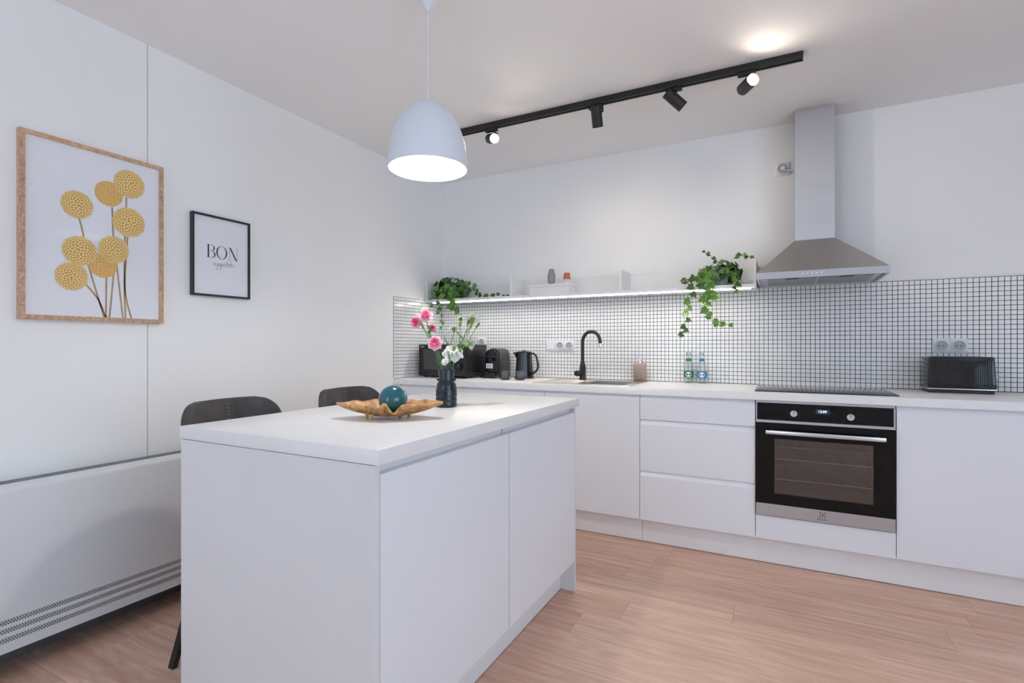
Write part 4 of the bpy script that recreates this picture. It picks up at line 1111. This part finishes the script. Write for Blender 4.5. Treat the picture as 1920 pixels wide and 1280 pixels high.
# ------------------------------------------------------------------ vase with carnations
VC = Vector((-1.207, 1.740, 0.903))
va = thing('flower_vase', 'black glazed ceramic vase with small lugs, holding carnations', 'vase', VC)
prof = [(0.0, 0.0), (0.037, 0.0), (0.040, 0.003)]
for i in range(12):
    z = 0.006 + i * 0.0066
    prof.append((0.0425 + 0.0012 * math.sin(i * 2.2) - 0.0000 * i - max(0, i - 8) * 0.0006, z))
prof += [(0.0395, 0.088), (0.0345, 0.100), (0.0305, 0.107), (0.0310, 0.112), (0.0305, 0.116), (0.0315, 0.130), (0.0325, 0.149), (0.0315, 0.151), (0.0298, 0.149), (0.028, 0.11), (0.030, 0.02), (0.0, 0.012)]
B().lathe(prof, 44, VC).build('vase_body', 'vase', va, angle=60)
for a in range(4):
    t = RAD(27.55) + a * math.pi / 2
    B().sphere(VC + Vector((0.0345 * math.cos(t), 0.0345 * math.sin(t), 0.109)), (0.0052, 0.0052, 0.0042), 12, 8).build('lug', 'vase', va)

ER, EF = Vector((0.8866, 0.4625, 0)), Vector((-0.4625, 0.8866, 0))
def bloom_mesh(r, m, seed, full=5):
    rnd = random.Random(seed); b = B(); edges = []
    lay = b.bm.verts.layers.float.new('edge')
    for k in range(full):
        f = (k + 1) / full; nr, na = 5, 36
        ph = rnd.uniform(0, 6.28); fq = 9 + k; tilt = 0.55 - 0.50 * f
        rows = []
        for i in range(nr + 1):
            t = i / nr; row = []
            for j in range(na):
                a = 2 * math.pi * j / na
                ruf = math.sin(fq * a + ph) * 0.5 + math.sin((fq * 2 + 3) * a + ph * 2) * 0.3
                rr = r * (0.03 + 0.97 * t * (0.30 + 0.70 * f)) * (1 + 0.09 * t * math.sin(7 * a + ph))
                z = r * (0.75 * tilt * t + 0.26 * t * ruf * (0.8 + 0.2 * f) - 0.15 * f * t * t + 0.34 * (1 - f))
                v = b.bm.verts.new((rr * math.cos(a), rr * math.sin(a), z)); v[lay] = t * (0.35 + 0.65 * f)
                row.append(v)
            rows.append(row)
        for i in range(nr):
            for j in range(na):
                q = (j + 1) % na; b.bm.faces.new((rows[i][j], rows[i][q], rows[i + 1][q], rows[i + 1][j]))
    me = bpy.data.meshes.new('bloom'); b.bm.to_mesh(me); b.bm.free(); me.materials.append(M[m])
    me.polygons.foreach_set('use_smooth', [True] * len(me.polygons))
    return me
MOUTH = VC + Vector((0, 0, 0.10))
def carnation(du, dz, dd, r, face, m, lab, seed, full=5, group=None, leaves=2, buds=()):
    head = VC + ER * du + EF * dd + Vector((0, 0, dz))
    d = (ER * face[0] + EF * face[1] + Vector((0, 0, face[2]))).normalized()
    rnd = random.Random(seed)
    o = thing('carnation', lab, 'flower', MOUTH, group)
    base = VC + ER * rnd.uniform(-.010, .010) + EF * rnd.uniform(-.010, .010) + Vector((0, 0, 0.03))
    neck = head - d * r * 0.95
    lip = VC + ER * max(-.022, min(.022, du * 0.22)) + EF * max(-.02, min(.02, dd * 0.3)) + Vector((0, 0, 0.150))
    mid = lip.lerp(neck, 0.55) + Vector((0, 0, 0.012)) + ER * rnd.uniform(-.006, .006)
    path = smooth_path([base, lip, mid, neck], 7)
    B().tube(path, 0.0017, 7).build('stem', 'stem', o)
    q = d.to_track_quat('Z', 'Y').to_matrix()
    B().lathe([(0.002, -r * 0.95), (r * 0.17 + 0.003, -r * 0.75), (r * 0.2 + 0.003, -r * 0.2), (r * 0.26 + 0.003, 0.02 * r)], 12, head, q).build('calyx', 'calyx', o)
    bl = put('bloom', bloom_mesh(r, m, seed, full), o)
    bl.matrix_parent_inverse = wm(o).inverted(); bl.matrix_basis = Matrix.Translation(head) @ q.to_4x4()
    for k in range(leaves):
        t = rnd.uniform(0.35, 0.8); p = path[int(t * (len(path) - 1))]
        e = p + ER * rnd.uniform(-.03, .03) + EF * rnd.uniform(-.02, .02) + Vector((0, 0, rnd.uniform(0.02, 0.045)))
        mm = p.lerp(e, 0.5) + Vector((0, 0, -0.004)) + ER * rnd.uniform(-.006, .006)
        B().tube(smooth_path([p, mm, e], 4), [0.0022, 0.0027, 0.0029, 0.0028, 0.0026, 0.0023, 0.0018, 0.0012, 0.0004], 5).build('leaf', 'stem', o)
    for bu, bz in buds:
        e = VC + ER * bu + EF * (dd + rnd.uniform(-.02, .02)) + Vector((0, 0, bz)); p = path[int(0.55 * (len(path) - 1))]
        B().tube(smooth_path([p, p.lerp(e, 0.5) + ER * 0.006, e], 4), 0.0013, 6).build('bud_stem', 'stem', o)
        dq = (e - p).normalized().to_track_quat('Z', 'Y').to_matrix()
        B().lathe([(0.001, -0.012), (0.0048, -0.006), (0.0058, 0.004), (0.0045, 0.011), (0.001, 0.015)], 10, e, dq).build('bud', 'calyx', o)
    return o
pg, wg = 'pink carnations in the vase', 'white carnations in the vase'
carnation(-0.123, 0.341, 0.00, 0.0275, (-0.45, -0.85, 0.15), 'ppetal', 'pink carnation leaning furthest left in the vase', 1, group=pg)
carnation(-0.082, 0.367, -0.01, 0.0290, (0.05, -0.75, 0.55), 'ppetal', 'topmost pink carnation in the vase', 2, group=pg, buds=((-0.094, 0.327),))
carnation(-0.064, 0.315, 0.03, 0.0240, (0.55, 0.25, 0.75), 'ppetal', 'pink carnation seen from the side between the upper and lower ones', 3, group=pg)
carnation(-0.043, 0.257, -0.02, 0.0300, (0.05, -0.92, 0.30), 'ppetal', 'lowest pink carnation, in front of the microwave', 4, group=pg, leaves=4)
carnation(0.026, 0.217, 0.01, 0.0420, (0.05, -0.7, 0.55), 'wpetal', 'largest white carnation, low above the vase mouth', 5, 5, wg, 5, ((0.030, 0.235), (0.010, 0.205)))
carnation(-0.004, 0.183, -0.02, 0.0170, (-0.4, -0.8, 0.5), 'wpetal', 'small white carnation just above the vase rim', 6, 3, wg, 3)
carnation(0.094, 0.255, 0.02, 0.0270, (0.75, 0.35, 0.35), 'wpetal', 'white carnation turned away, right of the large white one', 7, 4, wg, 3)
carnation(0.026, 0.318, 0.03, 0.0200, (-0.15, 0.3, 0.9), 'wpetal', 'half-open white carnation standing alone in the middle', 8, 3, wg, 1)
carnation(0.104, 0.357, 0.03, 0.0300, (0.15, 0.55, 0.8), 'wpetal', 'topmost white carnation on the right, among green buds', 9, 4, wg, 2, ((0.052, 0.335), (0.085, 0.34), (0.096, 0.322), (0.124, 0.327)))

# ------------------------------------------------------------------ ivy plants
def leaf_mesh(name, m):
    P = [(0, 0), (0.30, -0.16), (0.52, 0.05), (0.42, 0.28), (0.56, 0.50), (0.27, 0.58), (0.0, 1.0), (-0.27, 0.58), (-0.56, 0.50), (-0.42, 0.28), (-0.52, 0.05), (-0.30, -0.16)]
    V = [(x, y, 0.22 * abs(x) - 0.16 * max(0, y - 0.4) ** 2) for x, y in P] + [(0, 0.40, -0.02)]
    n = len(P); Fc = [(i, (i + 1) % n, n) for i in range(n)]
    me = bpy.data.meshes.new(name); me.from_pydata(V, [], Fc); me.materials.append(M[m])
    me.polygons.foreach_set('use_smooth', [True] * len(me.polygons))
    return me
LF_OLD, LF_NEW = leaf_mesh('leaf', 'leaf'), leaf_mesh('leaf', 'leafn')
def add_leaf(par, p, size, nrm, tip, me):
    nrm = Vector(nrm).normalized(); tip = Vector(tip); tip = (tip - nrm * tip.dot(nrm)).normalized()
    xa = tip.cross(nrm)
    o = put('leaf', me, par)
    o.matrix_parent_inverse = wm(par).inverted()
    o.matrix_basis = Matrix.Translation(p) @ Matrix((xa, tip, nrm)).transposed().to_4x4() @ Matrix.Diagonal((size, size, size, 1))
    return o
def ivy(lab, c, seed, rx, rz, n_dome, vines, pot_h=0.095, spread_low=0.5, lsize=(0.034, 0.05)):
    rnd = random.Random(seed); c = Vector(c)
    pl = thing('ivy_plant', lab, 'plant', c, 'ivy plants on the shelf')
    B().lathe([(0, 0.0003), (0.040, 0.0003), (0.052, pot_h), (0.055, pot_h), (0.055, pot_h + 0.006), (0.050, pot_h + 0.006), (0.048, pot_h - 0.012), (0, pot_h - 0.012)], 32, c).build('pot', 'pot', pl)
    B().lathe([(0, pot_h - 0.008), (0.047, pot_h - 0.010)], 20, c).build('soil', 'soil', pl)
    top = c + Vector((0, 0, pot_h))
    vb = B()
    for i in range(n_dome):
        a = rnd.uniform(0, 2 * math.pi); e = math.asin(rnd.uniform(-spread_low, 1.0)); q = rnd.uniform(0.66, 1.05)
        dirv = Vector((math.cos(a) * math.cos(e), math.sin(a) * math.cos(e), math.sin(e)))
        p = top + Vector((dirv.x * rx * q, dirv.y * min(rx, 0.085) * q, dirv.z * (rz if dirv.z > 0 else 0.075) * q))
        if p.y > YB - 0.03: p.y = YB - 0.03 - rnd.uniform(0, .02)
        if p.z < c.z + 0.012: p.z = c.z + 0.012 + rnd.uniform(0, .01)
        if p.x < XL + 0.045: p.x = XL + 0.045 + rnd.uniform(0, 0.02)
        nn = dirv + Vector((rnd.uniform(-.5, .5), rnd.uniform(-.5, .5) - 0.25, rnd.uniform(-.2, .5)))
        tip = Vector((rnd.uniform(-.6, .6), rnd.uniform(-.6, .2), -0.7)) + dirv * 0.4
        add_leaf(pl, p, rnd.uniform(*lsize), nn, tip, LF_OLD if rnd.random() < 0.92 else LF_NEW)
        if i % 4 == 0:
            vb.tube(smooth_path([top + Vector((0, 0, -0.01)), top.lerp(p, 0.55) + Vector((0, 0, 0.02)), p], 4), 0.0012, 5)
    for path, sizes, nl, young in vines:
        P = smooth_path([Vector(p) for p in path], 8)
        vb.tube(P, 0.0012, 5)
        for k in range(nl):
            t = (k + 0.6) / nl; p = P[min(int(t * (len(P) - 1)), len(P) - 1)]
            sd_ = 1 if k % 2 else -1
            sz = sizes[0] + (sizes[1] - sizes[0]) * t
            nn = Vector((rnd.uniform(-.5, .5), -0.9, rnd.uniform(0.0, 0.6)))
            tip = Vector((sd_ * rnd.uniform(0.3, 1.0), rnd.uniform(-.3, .1), rnd.uniform(-0.9, 0.1)))
            add_leaf(pl, p + Vector((0, -0.006, 0)), sz * rnd.uniform(0.85, 1.15), nn, tip, LF_NEW if rnd.random() < young else LF_OLD)
    vb.build('vine', 'vine', pl)
    return pl
Z = 1.5125; F = 3.325
ivy('dense round ivy plant in a grey pot at the corner end of the shelf', (-2.335, 3.435, Z), 5, 0.160, 0.085, 165, [
    ([(-2.40, 3.37, 1.60), (-2.436, F, 1.555), (-2.447, F, 1.475), (-2.462, F, 1.410)], (0.042, 0.034), 5, 0.8),
    ([(-2.36, 3.36, 1.60), (-2.365, F, 1.53), (-2.375, F, 1.45), (-2.372, F, 1.40)], (0.042, 0.036), 5, 0.9),
    ([(-2.33, 3.36, 1.60), (-2.335, F, 1.52), (-2.350, F, 1.39), (-2.342, F, 1.326), (-2.350, F, 1.285)], (0.03, 0.028), 7, 0.7),
    ([(-2.29, 3.36, 1.60), (-2.26, F, 1.53), (-2.235, F, 1.46), (-2.19, F, 1.40), (-2.155, F, 1.345)], (0.055, 0.036), 9, 0.6),
    ([(-2.26, 3.36, 1.60), (-2.24, F, 1.53), (-2.25, F, 1.47), (-2.26, F, 1.44)], (0.055, 0.05), 6, 0.6),
    ([(-2.24, 3.40, 1.64), (-2.12, 3.40, 1.625), (-2.075, 3.40, 1.56), (-2.03, 3.39, 1.532), (-1.95, 3.39, 1.530), (-1.88, 3.39, 1.532)], (0.04, 0.028), 14, 0.15)],
    pot_h=0.088, spread_low=0.95, lsize=(0.036, 0.054))
ivy('loose trailing ivy plant in a grey pot near the cooker hood', (-0.345, 3.445, Z), 9, 0.122, 0.078, 100, [
    ([(-0.40, 3.37, 1.60), (-0.47, F, 1.55), (-0.495, F, 1.47), (-0.512, F, 1.40), (-0.522, F, 1.33), (-0.533, F, 1.27), (-0.545, F, 1.225), (-0.57, F, 1.205)], (0.056, 0.034), 12, 0.75),
    ([(-0.39, 3.37, 1.60), (-0.42, F, 1.53), (-0.415, F, 1.45), (-0.410, F, 1.385), (-0.394, F, 1.335), (-0.358, F, 1.288), (-0.319, F, 1.276), (-0.269, F, 1.278)], (0.056, 0.026), 14, 0.85),
    ([(-0.37, 3.37, 1.60), (-0.39, F, 1.54), (-0.385, F, 1.47), (-0.372, F, 1.43)], (0.056, 0.046), 8, 0.8),
    ([(-0.40, 3.38, 1.60), (-0.46, F, 1.575), (-0.52, F, 1.555), (-0.555, F, 1.54)], (0.046, 0.04), 6, 0.15),
    ([(-0.30, 3.38, 1.61), (-0.25, F, 1.56), (-0.245, F, 1.50), (-0.25, F, 1.465)], (0.04, 0.03), 6, 0.5),
    ([(-0.30, 3.42, 1.64), (-0.24, 3.42, 1.70), (-0.20, 3.41, 1.69), (-0.165, 3.41, 1.675)], (0.034, 0.022), 6, 0.1),
    ([(-0.36, 3.42, 1.66), (-0.40, 3.41, 1.71), (-0.435, 3.41, 1.735)], (0.03, 0.022), 5, 0.1)],
    pot_h=0.085, spread_low=0.45, lsize=(0.034, 0.052))
